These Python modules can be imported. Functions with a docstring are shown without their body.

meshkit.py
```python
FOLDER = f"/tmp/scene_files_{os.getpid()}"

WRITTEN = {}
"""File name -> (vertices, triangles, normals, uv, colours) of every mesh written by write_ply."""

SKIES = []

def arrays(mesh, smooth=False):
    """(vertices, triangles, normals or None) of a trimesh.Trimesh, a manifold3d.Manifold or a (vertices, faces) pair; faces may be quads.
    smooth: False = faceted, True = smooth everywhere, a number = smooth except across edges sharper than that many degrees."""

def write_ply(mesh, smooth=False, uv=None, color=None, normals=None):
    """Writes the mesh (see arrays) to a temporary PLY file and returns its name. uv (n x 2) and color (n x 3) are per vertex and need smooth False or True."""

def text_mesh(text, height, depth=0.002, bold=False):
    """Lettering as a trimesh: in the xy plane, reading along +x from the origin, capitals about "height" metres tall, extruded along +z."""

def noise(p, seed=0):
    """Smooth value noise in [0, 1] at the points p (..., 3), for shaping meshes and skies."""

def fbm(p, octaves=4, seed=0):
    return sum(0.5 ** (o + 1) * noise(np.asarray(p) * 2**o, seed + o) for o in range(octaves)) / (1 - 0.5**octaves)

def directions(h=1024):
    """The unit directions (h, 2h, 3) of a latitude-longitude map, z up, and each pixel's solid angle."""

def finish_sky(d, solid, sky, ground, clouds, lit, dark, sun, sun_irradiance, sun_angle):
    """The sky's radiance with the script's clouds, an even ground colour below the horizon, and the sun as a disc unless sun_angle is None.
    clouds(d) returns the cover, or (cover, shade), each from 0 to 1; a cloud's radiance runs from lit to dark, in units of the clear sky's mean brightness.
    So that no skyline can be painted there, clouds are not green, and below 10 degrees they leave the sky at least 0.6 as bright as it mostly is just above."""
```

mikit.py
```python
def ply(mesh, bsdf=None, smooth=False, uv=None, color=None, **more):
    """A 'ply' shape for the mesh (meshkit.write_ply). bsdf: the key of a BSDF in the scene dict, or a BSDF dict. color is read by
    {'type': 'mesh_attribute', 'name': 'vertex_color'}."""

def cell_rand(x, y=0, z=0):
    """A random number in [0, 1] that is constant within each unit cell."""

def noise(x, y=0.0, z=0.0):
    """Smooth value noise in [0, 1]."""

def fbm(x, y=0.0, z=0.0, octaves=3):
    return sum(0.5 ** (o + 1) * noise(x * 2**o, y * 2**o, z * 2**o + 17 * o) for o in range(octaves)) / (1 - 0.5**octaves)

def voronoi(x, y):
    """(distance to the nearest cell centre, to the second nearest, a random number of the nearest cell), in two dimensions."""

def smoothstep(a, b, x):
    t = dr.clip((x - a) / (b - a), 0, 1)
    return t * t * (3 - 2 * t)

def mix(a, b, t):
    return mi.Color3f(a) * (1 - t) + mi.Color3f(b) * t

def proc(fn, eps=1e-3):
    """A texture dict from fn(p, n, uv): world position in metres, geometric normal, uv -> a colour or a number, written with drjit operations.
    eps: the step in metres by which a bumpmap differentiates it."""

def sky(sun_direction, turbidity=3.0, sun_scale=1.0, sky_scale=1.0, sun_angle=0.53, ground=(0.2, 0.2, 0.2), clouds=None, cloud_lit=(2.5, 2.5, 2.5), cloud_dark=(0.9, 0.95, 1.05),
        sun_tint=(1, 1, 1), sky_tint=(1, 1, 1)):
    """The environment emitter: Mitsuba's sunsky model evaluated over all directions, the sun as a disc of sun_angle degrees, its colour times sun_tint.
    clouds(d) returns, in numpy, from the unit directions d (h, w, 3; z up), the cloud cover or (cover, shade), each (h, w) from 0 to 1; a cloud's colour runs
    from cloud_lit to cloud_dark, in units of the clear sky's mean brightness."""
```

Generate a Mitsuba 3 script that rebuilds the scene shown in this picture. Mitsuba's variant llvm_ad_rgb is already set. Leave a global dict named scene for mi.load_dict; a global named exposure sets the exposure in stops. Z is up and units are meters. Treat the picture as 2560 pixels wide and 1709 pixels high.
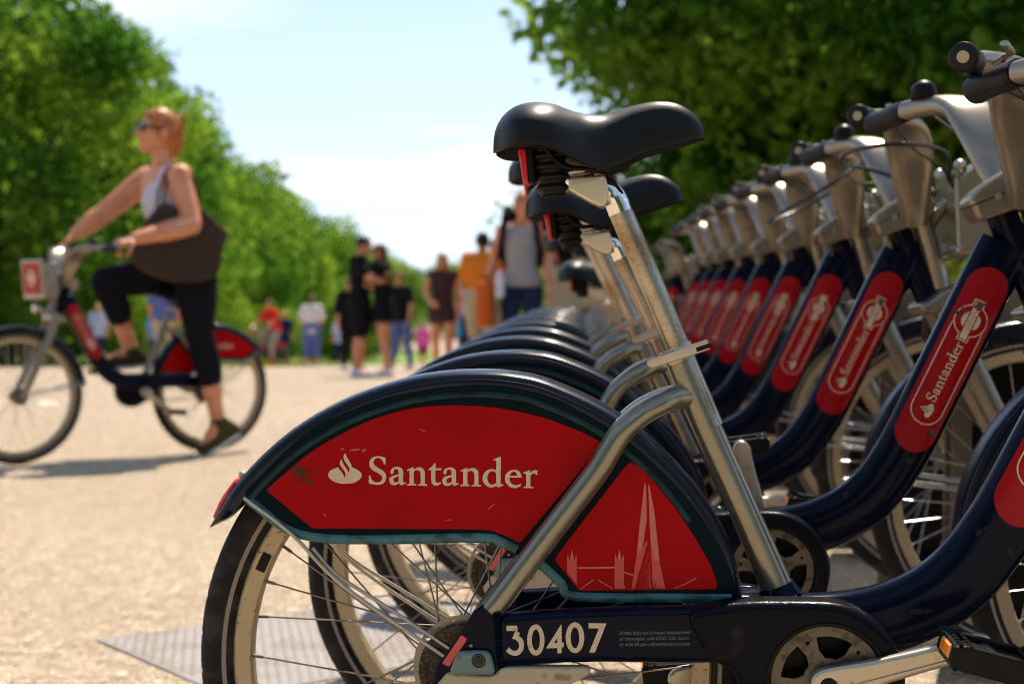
import math
import numpy as np, trimesh, manifold3d as m3, shapely, shapely.affinity as aff
import drjit as dr, mitsuba as mi, mikit, meshkit
from shapely.geometry import Polygon, LineString, Point, box as sbox
from mikit import proc, noise, fbm, voronoi, cell_rand, smoothstep, mix

T4 = mi.ScalarTransform4f
scene, labels = {}, {}
R = np.random.default_rng(11)

# ------------------------------------------------------------------ camera, sky, exposure
CAM_Z, PITCH = 0.758, 1.69
_a = math.radians(PITCH)
scene['camera'] = {'type': 'thinlens', 'fov': 36.2, 'fov_axis': 'x', 'aperture_radius': 0.0050, 'focus_distance': 1.80,
                   'near_clip': 0.05, 'far_clip': 3000.0,
                   'to_world': T4().look_at(origin=[0, 0, CAM_Z], target=[0, math.cos(_a), CAM_Z - math.sin(_a)], up=[0, 0, 1])}
SUN = (0.20, 0.60, 1.02)


def clouds(d):
    up = np.maximum(d[..., 2], 0.02)
    p = np.stack([d[..., 0] / up * 0.55, d[..., 1] / up * 0.9, up * 0 + 3.1], -1)
    streak = meshkit.fbm(p, 5, seed=4)
    q = np.stack([d[..., 0] * 3.0, d[..., 1] * 3.0, d[..., 2] * 26.0], -1)
    band = meshkit.fbm(q, 4, seed=9)
    veil = 0.06 + 0.36 * np.exp(-np.maximum(d[..., 2], 0) / 0.20)
    return np.clip(veil + 0.9 * np.clip((streak - 0.44) / 0.25, 0, 1) * np.clip((band - 0.42) / 0.25, 0, 1), 0, 0.95)


scene['sky'] = mikit.sky(SUN, turbidity=3, clouds=clouds, cloud_lit=(2.5, 2.55, 2.62), cloud_dark=(1.2, 1.22, 1.28), ground=(0.22, 0.2, 0.16), sun_tint=(0.97, 1.0, 1.05))
exposure = 2.38

# ------------------------------------------------------------------ naming and placing
used = {}


def numbered(key):
    n = used.get(key, 0)
    used[key] = n + 1
    return key if n == 0 else f'{key}_{n:03d}'


def thing(name, label, category, group=None, kind=None):
    key = numbered(name)
    labels[key] = {'label': label, 'category': category}
    if group:
        labels[key]['group'] = group
    if kind:
        labels[key]['kind'] = kind
    return key


def structure(name, shape):
    key = numbered(name)
    scene[key] = shape
    labels[key] = {'kind': 'structure', 'label': name.replace('_', ' ')}
    return key


def part(parent, name, shape, label=None, kind=None, to=None):
    key = numbered(parent + '__' + name)
    scene[key] = shape if to is None else {**shape, 'to_world': T4(np.asarray(to, float))}
    if label or kind:
        labels[key] = {}
        if label:
            labels[key]['label'] = label
        if kind:
            labels[key]['kind'] = kind
    return key


# ------------------------------------------------------------------ mesh tools
def unit(v):
    v = np.asarray(v, float)
    return v / (np.linalg.norm(v) + 1e-12)


def cr(points, n=8, closed=False):
    """Catmull-Rom through the points, n steps per span."""
    p = np.asarray(points, float)
    if closed:
        q = np.vstack([p[-1], p, p[0], p[1]])
    else:
        q = np.vstack([2 * p[0] - p[1], p, 2 * p[-1] - p[-2]])
    out = []
    t = np.arange(n)[:, None] / n
    for i in range(len(q) - 3):
        a, b, c, d = q[i:i + 4]
        out.append(0.5 * (2 * b + (c - a) * t + (2 * a - 5 * b + 4 * c - d) * t ** 2 + (3 * b - a - 3 * c + d) * t ** 3))
    if not closed:
        out.append(p[-1:])
    return np.vstack(out)


def sweep(path, ra, rb=None, ref=(0, 1, 0), n=16, pw=2.0, caps=True, closed=False):
    """A tube along the path; ra = half size across ref (in the plane of t x ref), rb = half size along ref; pw = superellipse power."""
    p = np.asarray(path, float)
    k = len(p)
    ra = np.broadcast_to(np.asarray(ra, float), (k,))
    rb = ra if rb is None else np.broadcast_to(np.asarray(rb, float), (k,))
    t = (np.roll(p, -1, 0) - np.roll(p, 1, 0)) if closed else np.gradient(p, axis=0)
    t /= np.linalg.norm(t, axis=1, keepdims=True) + 1e-12
    ref = np.broadcast_to(np.asarray(ref, float), (k, 3))
    s = ref - (ref * t).sum(1, keepdims=True) * t
    s /= np.linalg.norm(s, axis=1, keepdims=True) + 1e-12
    u = np.cross(s, t)
    a = np.arange(n) * 2 * np.pi / n
    ca, sa = np.cos(a), np.sin(a)
    ca, sa = np.sign(ca) * np.abs(ca) ** (2 / pw), np.sign(sa) * np.abs(sa) ** (2 / pw)
    v = p[:, None] + (ra[:, None] * ca)[..., None] * u[:, None] + (rb[:, None] * sa)[..., None] * s[:, None]
    f = []
    rows = k if closed else k - 1
    for i in range(rows):
        for j in range(n):
            i2, j2 = (i + 1) % k, (j + 1) % n
            f.append((i * n + j, i2 * n + j, i2 * n + j2))
            f.append((i * n + j, i2 * n + j2, i * n + j2))
    v = v.reshape(-1, 3)
    if caps and not closed:
        c0, c1 = len(v), len(v) + 1
        v = np.vstack([v, p[:1], p[-1:]])
        for j in range(n):
            f.append((c0, j, (j + 1) % n))
            f.append((c1, (k - 1) * n + (j + 1) % n, (k - 1) * n + j))
    m = trimesh.Trimesh(v, f, process=False)
    if (m.volume if not closed else m.volume) < 0:
        m.invert()
    return m


def rod(p0, p1, r0, r1=None, n=10):
    p0, p1 = np.asarray(p0, float), np.asarray(p1, float)
    r1 = r0 if r1 is None else r1
    d = unit(p1 - p0)
    ref = (0, 1, 0) if abs(d[1]) < 0.9 else (1, 0, 0)
    return sweep([p0, p1], [r0, r1], ref=ref, n=n)


def lathe(profile, n=48, axis='y', centre=(0, 0, 0), closed=False):
    """profile: (radius, along); revolved round the axis."""
    pr = np.asarray(profile, float)
    k = len(pr)
    a = np.arange(n) * 2 * np.pi / n
    c, s = np.cos(a), np.sin(a)
    x = pr[None, :, 0] * c[:, None]
    z = pr[None, :, 0] * s[:, None]
    y = np.broadcast_to(pr[None, :, 1], x.shape)
    v = {'y': np.stack([x, y, z], -1), 'z': np.stack([x, z, y], -1), 'x': np.stack([y, x, z], -1)}[axis].reshape(-1, 3) + np.asarray(centre, float)
    f = []
    for i in range(n):
        i2 = (i + 1) % n
        for j in range(k if closed else k - 1):
            j2 = (j + 1) % k
            f += [(i * k + j, i2 * k + j, i2 * k + j2), (i * k + j, i2 * k + j2, i * k + j2)]
    m = trimesh.Trimesh(v, f, process=False)
    if m.volume < 0:
        m.invert()
    return m


def tri(poly):
    """Triangulates a shapely polygon: (points, faces)."""
    vv, ff = trimesh.creation.triangulate_polygon(poly, engine='earcut')
    return np.asarray(vv, float), np.asarray(ff, int)


def resample(o, step):
    o = np.asarray(o, float)
    ring = LineString(np.vstack([o, o[:1]]))
    n = max(8, int(ring.length / step))
    return np.array([ring.interpolate(i / n, normalized=True).coords[0] for i in range(n)])


def slab(outline, y0, y1, bev=0.002, steps=3):
    """A plate in the XZ plane from lateral y0 to y1 with rounded edges."""
    o = np.asarray(outline, float)
    bev = min(bev, abs(y1 - y0) / 2 * 0.98)
    g = Polygon(o).buffer(0)
    rr = bev * 1.15
    while True:
        q = g.buffer(-rr, 4).buffer(rr, 4)
        if q.geom_type == 'Polygon' and not q.is_empty and q.area > 0.85 * g.area:
            break
        rr *= 0.6
        bev = rr / 1.15
    q = q.simplify(1e-5)
    per = q.exterior.length
    o = resample(np.array(q.exterior.coords)[:-1], min(max(bev * 0.9, per / 200, 0.0008), per / 16))
    if not Polygon(o).exterior.is_ccw:
        o = o[::-1]
    d = np.roll(o, -1, 0) - np.roll(o, 1, 0)
    nrm = np.stack([d[:, 1], -d[:, 0]], 1)
    nrm /= np.linalg.norm(nrm, axis=1, keepdims=True) + 1e-12
    rings = []
    s = 1 if y1 > y0 else -1
    an = np.linspace(0, np.pi / 2, steps + 1)
    for t in an:
        rings.append((o - nrm * bev * (1 - np.sin(t)), y0 + s * bev * (1 - np.cos(t))))
    for t in an[::-1]:
        rings.append((o - nrm * bev * (1 - np.sin(t)), y1 - s * bev * (1 - np.cos(t))))
    n = len(o)
    v = np.vstack([np.stack([r[:, 0], np.full(n, y), r[:, 1]], 1) for r, y in rings])
    f = []
    for k in range(len(rings) - 1):
        for i in range(n):
            j = (i + 1) % n
            f += [(k * n + i, k * n + j, (k + 1) * n + j), (k * n + i, (k + 1) * n + j, (k + 1) * n + i)]
    pv, pf = tri(Polygon(rings[0][0]))
    from scipy.spatial import cKDTree
    idx = cKDTree(rings[0][0]).query(pv)[1]
    f += [tuple(idx[q]) for q in pf]
    f += [tuple(idx[q[::-1]] + (len(rings) - 1) * n) for q in pf]
    m = trimesh.Trimesh(v, f, process=False)
    m.fix_normals()
    return m


def bxm(cx, cy, cz, sx, sy, sz, bev=0.003):
    """A box with chamfered edges."""
    b = min(bev, sx / 3, sy / 3, sz / 3)
    pts = []
    for i in (-1, 1):
        for j in (-1, 1):
            for k in (-1, 1):
                pts += [(i * (sx / 2 - b), j * (sy / 2 - b), k * sz / 2), (i * (sx / 2 - b), j * sy / 2, k * (sz / 2 - b)), (i * sx / 2, j * (sy / 2 - b), k * (sz / 2 - b))]
    m = trimesh.convex.convex_hull(np.array(pts) + (cx, cy, cz))
    return m


def ball(c, r, sub=2, scale=(1, 1, 1)):
    m = trimesh.creation.icosphere(subdivisions=sub, radius=1.0)
    m.apply_scale(np.asarray(scale, float) * r)
    m.apply_translation(c)
    return m


def cat(*ms):
    flat = []
    for m in ms:
        flat += list(m) if isinstance(m, (list, tuple)) else [m]
    return trimesh.util.concatenate(flat)


def outline(pts, n=5):
    """A closed outline from (x, y) or (x, y, 1) points: smooth through plain points, broken at the ones marked 1."""
    p = [(q[0], q[1]) for q in pts]
    c = [len(q) > 2 for q in pts]
    k = len(p)
    if not any(c):
        return cr(p, n, closed=True)
    start = c.index(True)
    p, c = p[start:] + p[:start], c[start:] + c[:start]
    p.append(p[0]); c.append(True)
    out, run = [], [p[0]]
    for q, corner in zip(p[1:], c[1:]):
        run.append(q)
        if corner:
            out.append(cr(run, n)[:-1] if len(run) > 2 else np.array(run[:-1]))
            run = [q]
    return np.vstack(out)


def mat(rot=None, move=(0, 0, 0)):
    m = np.eye(4)
    if rot is not None:
        m[:3, :3] = rot
    m[:3, 3] = move
    return m


def rotz(a):
    c, s = math.cos(a), math.sin(a)
    return np.array([[c, -s, 0], [s, c, 0], [0, 0, 1]])


# ------------------------------------------------------------------ materials
def rgb(*c):
    return {'type': 'rgb', 'value': list(c)}


def pr(base, rough=0.5, metal=0.0, **kw):
    b = base if isinstance(base, dict) else rgb(*base)
    return {'type': 'twosided', 'bsdf': {'type': 'principled', 'base_color': b, 'roughness': rough, 'metallic': metal, **kw}}


def spotted(base, other, scale, lo, hi, rough=0.5, metal=0.0, **kw):
    """Base colour with patches of another colour, from noise."""
    return pr(proc(lambda p, n, uv: mix(base, other, smoothstep(lo, hi, fbm(p.x * scale, p.y * scale, p.z * scale, 3)))), rough, metal, **kw)


def bumped(bsdf, fn, scale, eps=5e-4):
    return {'type': 'twosided', 'bsdf': {'type': 'bumpmap', 'arbitrary': {**proc(fn, eps)}, 'scale': scale, 'bsdf': bsdf['bsdf'] if bsdf['type'] == 'twosided' else bsdf}}


M = {}
M['navy'] = spotted((0.0018, 0.0038, 0.0150), (0.030, 0.029, 0.029), 55, 0.74, 0.88, 0.15, 0.0, specular=0.11)
M['case_plastic'] = bumped(spotted((0.0030, 0.0036, 0.008), (0.018, 0.016, 0.015), 40, 0.58, 0.85, 0.30, specular=0.09), lambda p, n, uv: fbm(p.x * 420, p.y * 420, p.z * 420, 2), 0.0004)
M['fender_navy'] = spotted((0.0022, 0.0048, 0.017), (0.06, 0.06, 0.06), 150, 0.78, 0.9, 0.27, specular=0.32)
M['guard_teal'] = pr((0.0015, 0.010, 0.013), 0.25, specular=0.04)
M['guard_flange'] = spotted((0.030, 0.135, 0.155), (0.010, 0.05, 0.06), 60, 0.4, 0.75, 0.22, specular=0.4)
M['scratch'] = pr((0.50, 0.10, 0.085), 0.6, specular=0.1)
M['disc_steel'] = pr((0.22, 0.21, 0.19), 0.36, 0.9)
M['guard_rim'] = spotted((0.004, 0.030, 0.036), (0.002, 0.010, 0.013), 60, 0.4, 0.7, 0.3, specular=0.2)
M['sign_red'] = spotted((0.37, 0.0010, 0.004), (0.32, 0.0010, 0.004), 14, 0.4, 0.7, 0.30, specular=0.07)
M['tube_red'] = spotted((0.33, 0.0014, 0.006), (0.15, 0.02, 0.008), 70, 0.74, 0.88, 0.30, specular=0.2)
M['print_cream'] = spotted((0.60, 0.49, 0.33), (0.40, 0.30, 0.17), 160, 0.66, 0.86, 0.5, specular=0.2)
M['print_salmon'] = pr((0.52, 0.12, 0.09), 0.4)
M['print_salmon_dark'] = pr((0.50, 0.045, 0.035), 0.4)
M['print_grey'] = pr((0.16, 0.16, 0.17), 0.5)
M['scuff'] = spotted((0.05, 0.04, 0.012), (0.20, 0.006, 0.006), 260, 0.44, 0.62, 0.6, specular=0.1)
M['scuff_dark'] = spotted((0.03, 0.03, 0.016), (0.10, 0.06, 0.03), 200, 0.45, 0.62, 0.7)
M['silver_paint'] = spotted((0.250, 0.236, 0.185), (0.205, 0.185, 0.135), 22, 0.55, 0.9, 0.24, 0.78)
M['silver_cast'] = spotted((0.285, 0.250, 0.200), (0.25, 0.21, 0.16), 18, 0.4, 0.8, 0.27, 0.74)
M['post_metal'] = bumped(pr(proc(lambda p, n, uv: mix((0.46, 0.42, 0.36), (0.27, 0.19, 0.10), smoothstep(0.30, 0.74, fbm(p.x * 34, p.y * 34, p.z * 22, 2) * 0.6 + 0.4 * fbm(p.x * 420, p.y * 420, p.z * 300, 3)))), 0.32, 1.0), lambda p, n, uv: fbm(p.x * 700, p.y * 700, p.z * 160, 2), 0.00008)
M['plate_metal'] = pr((0.66, 0.58, 0.45), 0.28, 0.9)
M['chrome'] = pr((0.80, 0.79, 0.77), 0.08, 1.0)
M['steel'] = pr((0.46, 0.42, 0.35), 0.33, 0.9)
M['alu'] = spotted((0.50, 0.45, 0.36), (0.30, 0.23, 0.14), 110, 0.62, 0.84, 0.34, 0.85)
M['alu_dirty'] = spotted((0.155, 0.128, 0.088), (0.06, 0.045, 0.03), 95, 0.45, 0.75, 0.5, 0.5)
M['rim'] = spotted((0.43, 0.345, 0.215), (0.18, 0.11, 0.055), 210, 0.66, 0.82, 0.45, 0.5)
M['rubber'] = spotted((0.011, 0.010, 0.0095), (0.035, 0.030, 0.025), 36, 0.45, 0.8, 0.72, specular=0.2)
M['tyre_line'] = pr((0.27, 0.225, 0.18), 0.55, specular=0.2)
M['saddle'] = bumped(pr((0.0035, 0.0045, 0.0075), 0.40, specular=0.22), lambda p, n, uv: fbm(p.x * 1300, p.y * 1300, p.z * 1300, 2), 0.00012, 2e-4)
M['black_plastic'] = pr((0.005, 0.0048, 0.005), 0.38, specular=0.15)
M['bellows'] = pr((0.009, 0.008, 0.007), 0.5, specular=0.25)
M['grip'] = pr((0.010, 0.0095, 0.012), 0.45, specular=0.22)
M['cable'] = pr((0.012, 0.012, 0.012), 0.3, specular=0.5)
M['red_lens'] = pr((0.55, 0.012, 0.016), 0.12, specular=0.6, clearcoat=1.0, clearcoat_gloss=0.95)
M['amber'] = pr((0.75, 0.22, 0.008), 0.15, specular=0.6, clearcoat=1.0)
M['white_lens'] = pr((0.75, 0.74, 0.70), 0.15, specular=0.6, clearcoat=1.0)
M['chain'] = spotted((0.035, 0.03, 0.026), (0.10, 0.07, 0.04), 300, 0.5, 0.7, 0.45, 0.8)
M['spoke'] = pr((0.16, 0.15, 0.14), 0.28, 1.0)
M['spoke_bright'] = pr((0.55, 0.54, 0.52), 0.25, 1.0)
M['mint'] = spotted((0.12, 0.20, 0.18), (0.06, 0.09, 0.08), 60, 0.5, 0.75, 0.35)
M['stand_cream'] = spotted((0.46, 0.385, 0.255), (0.24, 0.16, 0.09), 70, 0.60, 0.82, 0.5, 0.0, specular=0.2)
M['dock_black'] = pr((0.004, 0.004, 0.006), 0.3, specular=0.2)
M['dock_steel'] = pr((0.17, 0.15, 0.12), 0.45, 0.5)
M['weld'] = bumped(pr((0.012, 0.013, 0.022), 0.35, specular=0.5), lambda p, n, uv: dr.sin(p.z * 1150), 0.0012)


def use_materials():
    for k, v in M.items():
        scene['m_' + k] = v


def P(mesh, m, smooth=32):
    return mikit.ply(mesh, 'm_' + m, smooth)
# ------------------------------------------------------------------ lettering (outlines in units of one photographed letter height; y down, turned up below)
def _g(pts, holes=(), ox=0.0, oy=0.0, k=1.0):
    q = outline([(ox + p[0] * k, oy - p[1] * k) + tuple(p[2:]) for p in pts])
    h = [outline([(ox + p[0] * k, oy - p[1] * k) + tuple(p[2:]) for p in hh]) for hh in holes]
    return Polygon(q, h).buffer(0)


G_S = [(1378, 285, 1), (1375, 425, 1), (1345, 425, 1), (1320, 360), (1280, 310), (1215, 292), (1150, 320), (1122, 385), (1150, 445), (1220, 495), (1300, 540), (1362, 600), (1390, 680), (1375, 765), (1320, 825), (1240, 852), (1160, 850), (1085, 840), (1022, 822, 1), (1026, 660, 1), (1052, 660, 1), (1075, 725), (1120, 780), (1195, 803), (1270, 780), (1306, 715), (1285, 655), (1215, 605), (1130, 560), (1065, 505), (1034, 420), (1050, 340), (1110, 278), (1210, 252), (1300, 262)]
G_a = [(1480, 575), (1500, 525), (1550, 485), (1625, 468), (1700, 488), (1740, 540), (1748, 600), (1746, 760), (1760, 800), (1805, 790, 1), (1810, 812, 1), (1700, 858, 1), (1660, 810, 1), (1610, 845), (1545, 858), (1485, 830), (1457, 770), (1470, 700), (1530, 660), (1655, 625, 1), (1655, 590), (1640, 535), (1600, 515), (1560, 530), (1545, 570), (1548, 605, 1), (1500, 625, 1)]
G_ah = [(1655, 665, 1), (1590, 690), (1548, 725), (1545, 760), (1570, 795), (1610, 795), (1655, 770, 1)]
G_n = [(1828, 530, 1), (1970, 470, 1), (1975, 530, 1), (2020, 495), (2085, 475), (2150, 492), (2195, 540), (2205, 600), (2205, 790), (2215, 820), (2262, 835, 1), (2258, 862, 1), (2058, 858, 1), (2060, 838, 1), (2100, 820), (2118, 795), (2118, 620), (2095, 560), (2050, 535), (2000, 550), (1972, 580, 1), (1972, 790), (1985, 818), (2025, 832, 1), (2022, 856, 1), (1822, 854, 1), (1825, 835, 1), (1870, 818), (1882, 790), (1882, 580), (1870, 552), (1830, 553, 1)]
G_t = [(15, 490, 1), (80, 440), (140, 370, 1), (160, 375, 1), (155, 465, 1), (272, 470, 1), (262, 508, 1), (152, 510, 1), (150, 690), (165, 740), (200, 755), (260, 740, 1), (262, 765, 1), (195, 805), (150, 810), (95, 780), (70, 710), (68, 508, 1), (18, 505, 1)]
G_d = [(1285, 285, 1), (1430, 230, 1), (1432, 260), (1425, 720), (1435, 765), (1478, 765, 1), (1482, 790, 1), (1375, 830, 1), (1340, 795, 1), (1300, 820), (1230, 830), (1150, 800), (1090, 730), (1075, 650), (1100, 560), (1160, 500), (1240, 475), (1340, 490, 1), (1342, 330), (1325, 300), (1285, 308, 1)]
G_dh = [(1340, 560, 1), (1310, 525), (1260, 515), (1200, 550), (1168, 630), (1180, 710), (1220, 765), (1275, 775), (1340, 745, 1)]
G_e = [(1832, 635, 1), (1597, 635, 1), (1605, 700), (1650, 760), (1720, 782), (1780, 770), (1822, 750, 1), (1822, 785, 1), (1770, 820), (1690, 838), (1600, 810), (1535, 745), (1510, 660), (1530, 570), (1590, 510), (1690, 480), (1770, 500), (1820, 560), (1832, 610)]
G_eh = [(1605, 600, 1), (1745, 595, 1), (1735, 550), (1685, 518), (1635, 540)]
G_r = [(1870, 530, 1), (2000, 485, 1), (2003, 545, 1), (2040, 505), (2090, 487), (2140, 490, 1), (2138, 580, 1), (2115, 578, 1), (2090, 550), (2050, 555), (2005, 600, 1), (2003, 780), (2015, 800), (2070, 815, 1), (2065, 832, 1), (1868, 830, 1), (1870, 812, 1), (1910, 800), (1920, 780), (1920, 590), (1910, 560), (1872, 555, 1)]
G_flame = [(378, 492, 1), (280, 525), (200, 575), (157, 655), (185, 725), (270, 790), (390, 830), (515, 838), (640, 830), (760, 790), (845, 725), (872, 655), (840, 590), (770, 535), (663, 492, 1), (655, 445), (625, 385), (575, 310), (545, 255), (538, 188, 1), (500, 230), (487, 280), (500, 335), (545, 410), (590, 470), (610, 530), (605, 570), (590, 603, 1), (570, 555), (520, 480), (470, 400), (455, 360), (456, 315, 1), (420, 355), (405, 410), (425, 465), (470, 530), (515, 595), (530, 650), (525, 690), (513, 720, 1), (490, 665), (440, 590), (395, 530)]
_k1, _k2 = 1 / 8.389, 1 / 7.83
_o1 = dict(ox=800 - 921.8, oy=1212 - 1110, k=_k1)      # baseline 0, first letter starts at 0
_o2 = dict(ox=1070 - 921.8, oy=1213.5 - 1110, k=_k2)
_sh = lambda g, dx, dy=0.0: aff.translate(g, dx, dy)
_a, _n = _g(G_a, [G_ah], **_o1), _g(G_n, **_o1)
W_LETTERS = [_g(G_S, **_o1), _a, _n, _g(G_t, **_o2), _sh(_a, 132.9), _sh(_n, 134.2), _g(G_d, [G_dh], **_o2), _g(G_e, [G_eh], **_o2), _g(G_r, **_o2)]
W_FLAME = _g(G_flame, **_o1)
WORD = shapely.union_all(W_LETTERS)          # 421 units wide, capitals 72 high, baseline at 0
WORDMARK = shapely.union_all([WORD, W_FLAME])

_kd = dict(ox=-200, oy=760, k=1.0)
G_3 = [(210, 195, 1), (415, 190, 1), (435, 265, 1), (415, 300, 1), (475, 325, 1), (450, 380, 1), (520, 430), (552, 520), (545, 620), (490, 710), (400, 755), (310, 745), (245, 710), (200, 668, 1), (262, 598, 1), (310, 645), (375, 662), (435, 630), (458, 560), (430, 490), (370, 445), (315, 440, 1), (385, 288, 1), (212, 292, 1)]
_ell = lambda cx, cy, a, b: [(cx + a * math.cos(t), cy + b * math.sin(t)) for t in np.linspace(0, 2 * math.pi, 20, endpoint=False)]
DIGITS = [_g(G_3, **_kd), _g(_ell(786, 450, 170, 292), [_ell(788, 448, 79, 196)], **_kd),
          _g([(1290, 140, 1), (1295, 485, 1), (1335, 485, 1), (1335, 572, 1), (1295, 572, 1), (1290, 685, 1), (1208, 690, 1), (1208, 590, 1), (985, 602, 1)], [[(1205, 410, 1), (1140, 497, 1), (1205, 495, 1)]], **_kd),
          _g(_ell(1552, 390, 181, 288), [_ell(1552, 392, 83, 196)], **_kd),
          _g([(1815, 112, 1), (2165, 112, 1), (1940, 662, 1), (1828, 660, 1), (2020, 205, 1), (1818, 208, 1)], **_kd)]


def polys(g):
    return [p for p in getattr(g, 'geoms', [g]) if p.geom_type == 'Polygon' and p.area > 1e-12]


def flat_print(g, y, thick=0.0004):
    """A print in the XZ plane (x, z) on a face looking towards -Y at lateral y."""
    ms = []
    for p in polys(g):
        m = trimesh.creation.extrude_polygon(p, thick, engine='earcut')
        v = m.vertices
        ms.append(trimesh.Trimesh(np.stack([v[:, 0], y - v[:, 2], v[:, 1]], 1), m.faces, process=False))
    m = cat(ms)
    return m


def small_text(text, h, y, x, z, slope=0.0):
    m = meshkit.text_mesh(text, h, 0.0003)
    v = np.array(m.vertices)
    c, s = math.cos(slope), math.sin(slope)
    return trimesh.Trimesh(np.stack([x + v[:, 0] * c - v[:, 1] * s, y - v[:, 2], z + v[:, 0] * s + v[:, 1] * c], 1), m.faces, process=False)
# ------------------------------------------------------------------ the hire bicycle, in its own axes: X forwards, Y to its left, Z up, origin under the rear hub
RH = np.array([0.0, 0.0, 0.327])
FH = np.array([1.02, 0.0, 0.327])
BB = np.array([0.409, 0.0, 0.333])
XZ = lambda pts, y=0.0: np.array([(p[0], y, p[1]) for p in pts], float)
mirror = lambda m: trimesh.Trimesh(np.array(m.vertices) * (1, -1, 1), np.array(m.faces)[:, ::-1], process=False)


def to_manifold(m):
    m = trimesh.Trimesh(m.vertices, m.faces, process=True)
    return m3.Manifold(m3.Mesh(np.asarray(m.vertices, np.float32), np.asarray(m.faces, np.uint32)))


def from_manifold(m):
    q = m.to_mesh()
    return trimesh.Trimesh(np.array(q.vert_properties[:, :3], float), np.array(q.tri_verts), process=False)


def extrude_xz(poly, y0, y1):
    m = trimesh.creation.extrude_polygon(poly, y1 - y0, engine='earcut')
    v = m.vertices
    out = trimesh.Trimesh(np.stack([v[:, 0], y0 + v[:, 2], v[:, 1]], 1), m.faces[:, ::-1], process=False)
    return out


def tyre(c, fine=False):
    n, k = (540, 22) if fine else (84, 14)
    a = np.arange(k) * 2 * np.pi / k
    prof = np.stack([0.304 + 0.023 * np.cos(a), 0.0215 * np.sin(a)], 1)
    m = lathe(prof, n, 'y', closed=True)
    if fine:                                              # curved tread cuts on the shoulders
        v = np.array(m.vertices)
        r = np.hypot(v[:, 0], v[:, 2])
        ang = np.degrees(np.arctan2(v[:, 2], v[:, 0])) % 360
        cut = (ang + np.abs(np.abs(v[:, 1]) - 0.010) * 250) % 8.0
        deep = ((cut < 0.75) & (r > 0.311) & (np.abs(v[:, 1]) > 0.003)) * 0.0026
        f = 1 - deep / np.maximum(r, 1e-6)
        v[:, 0] *= f
        v[:, 2] *= f
        m = trimesh.Trimesh(v, m.faces, process=False)
    m.apply_translation(c)
    return m


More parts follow.
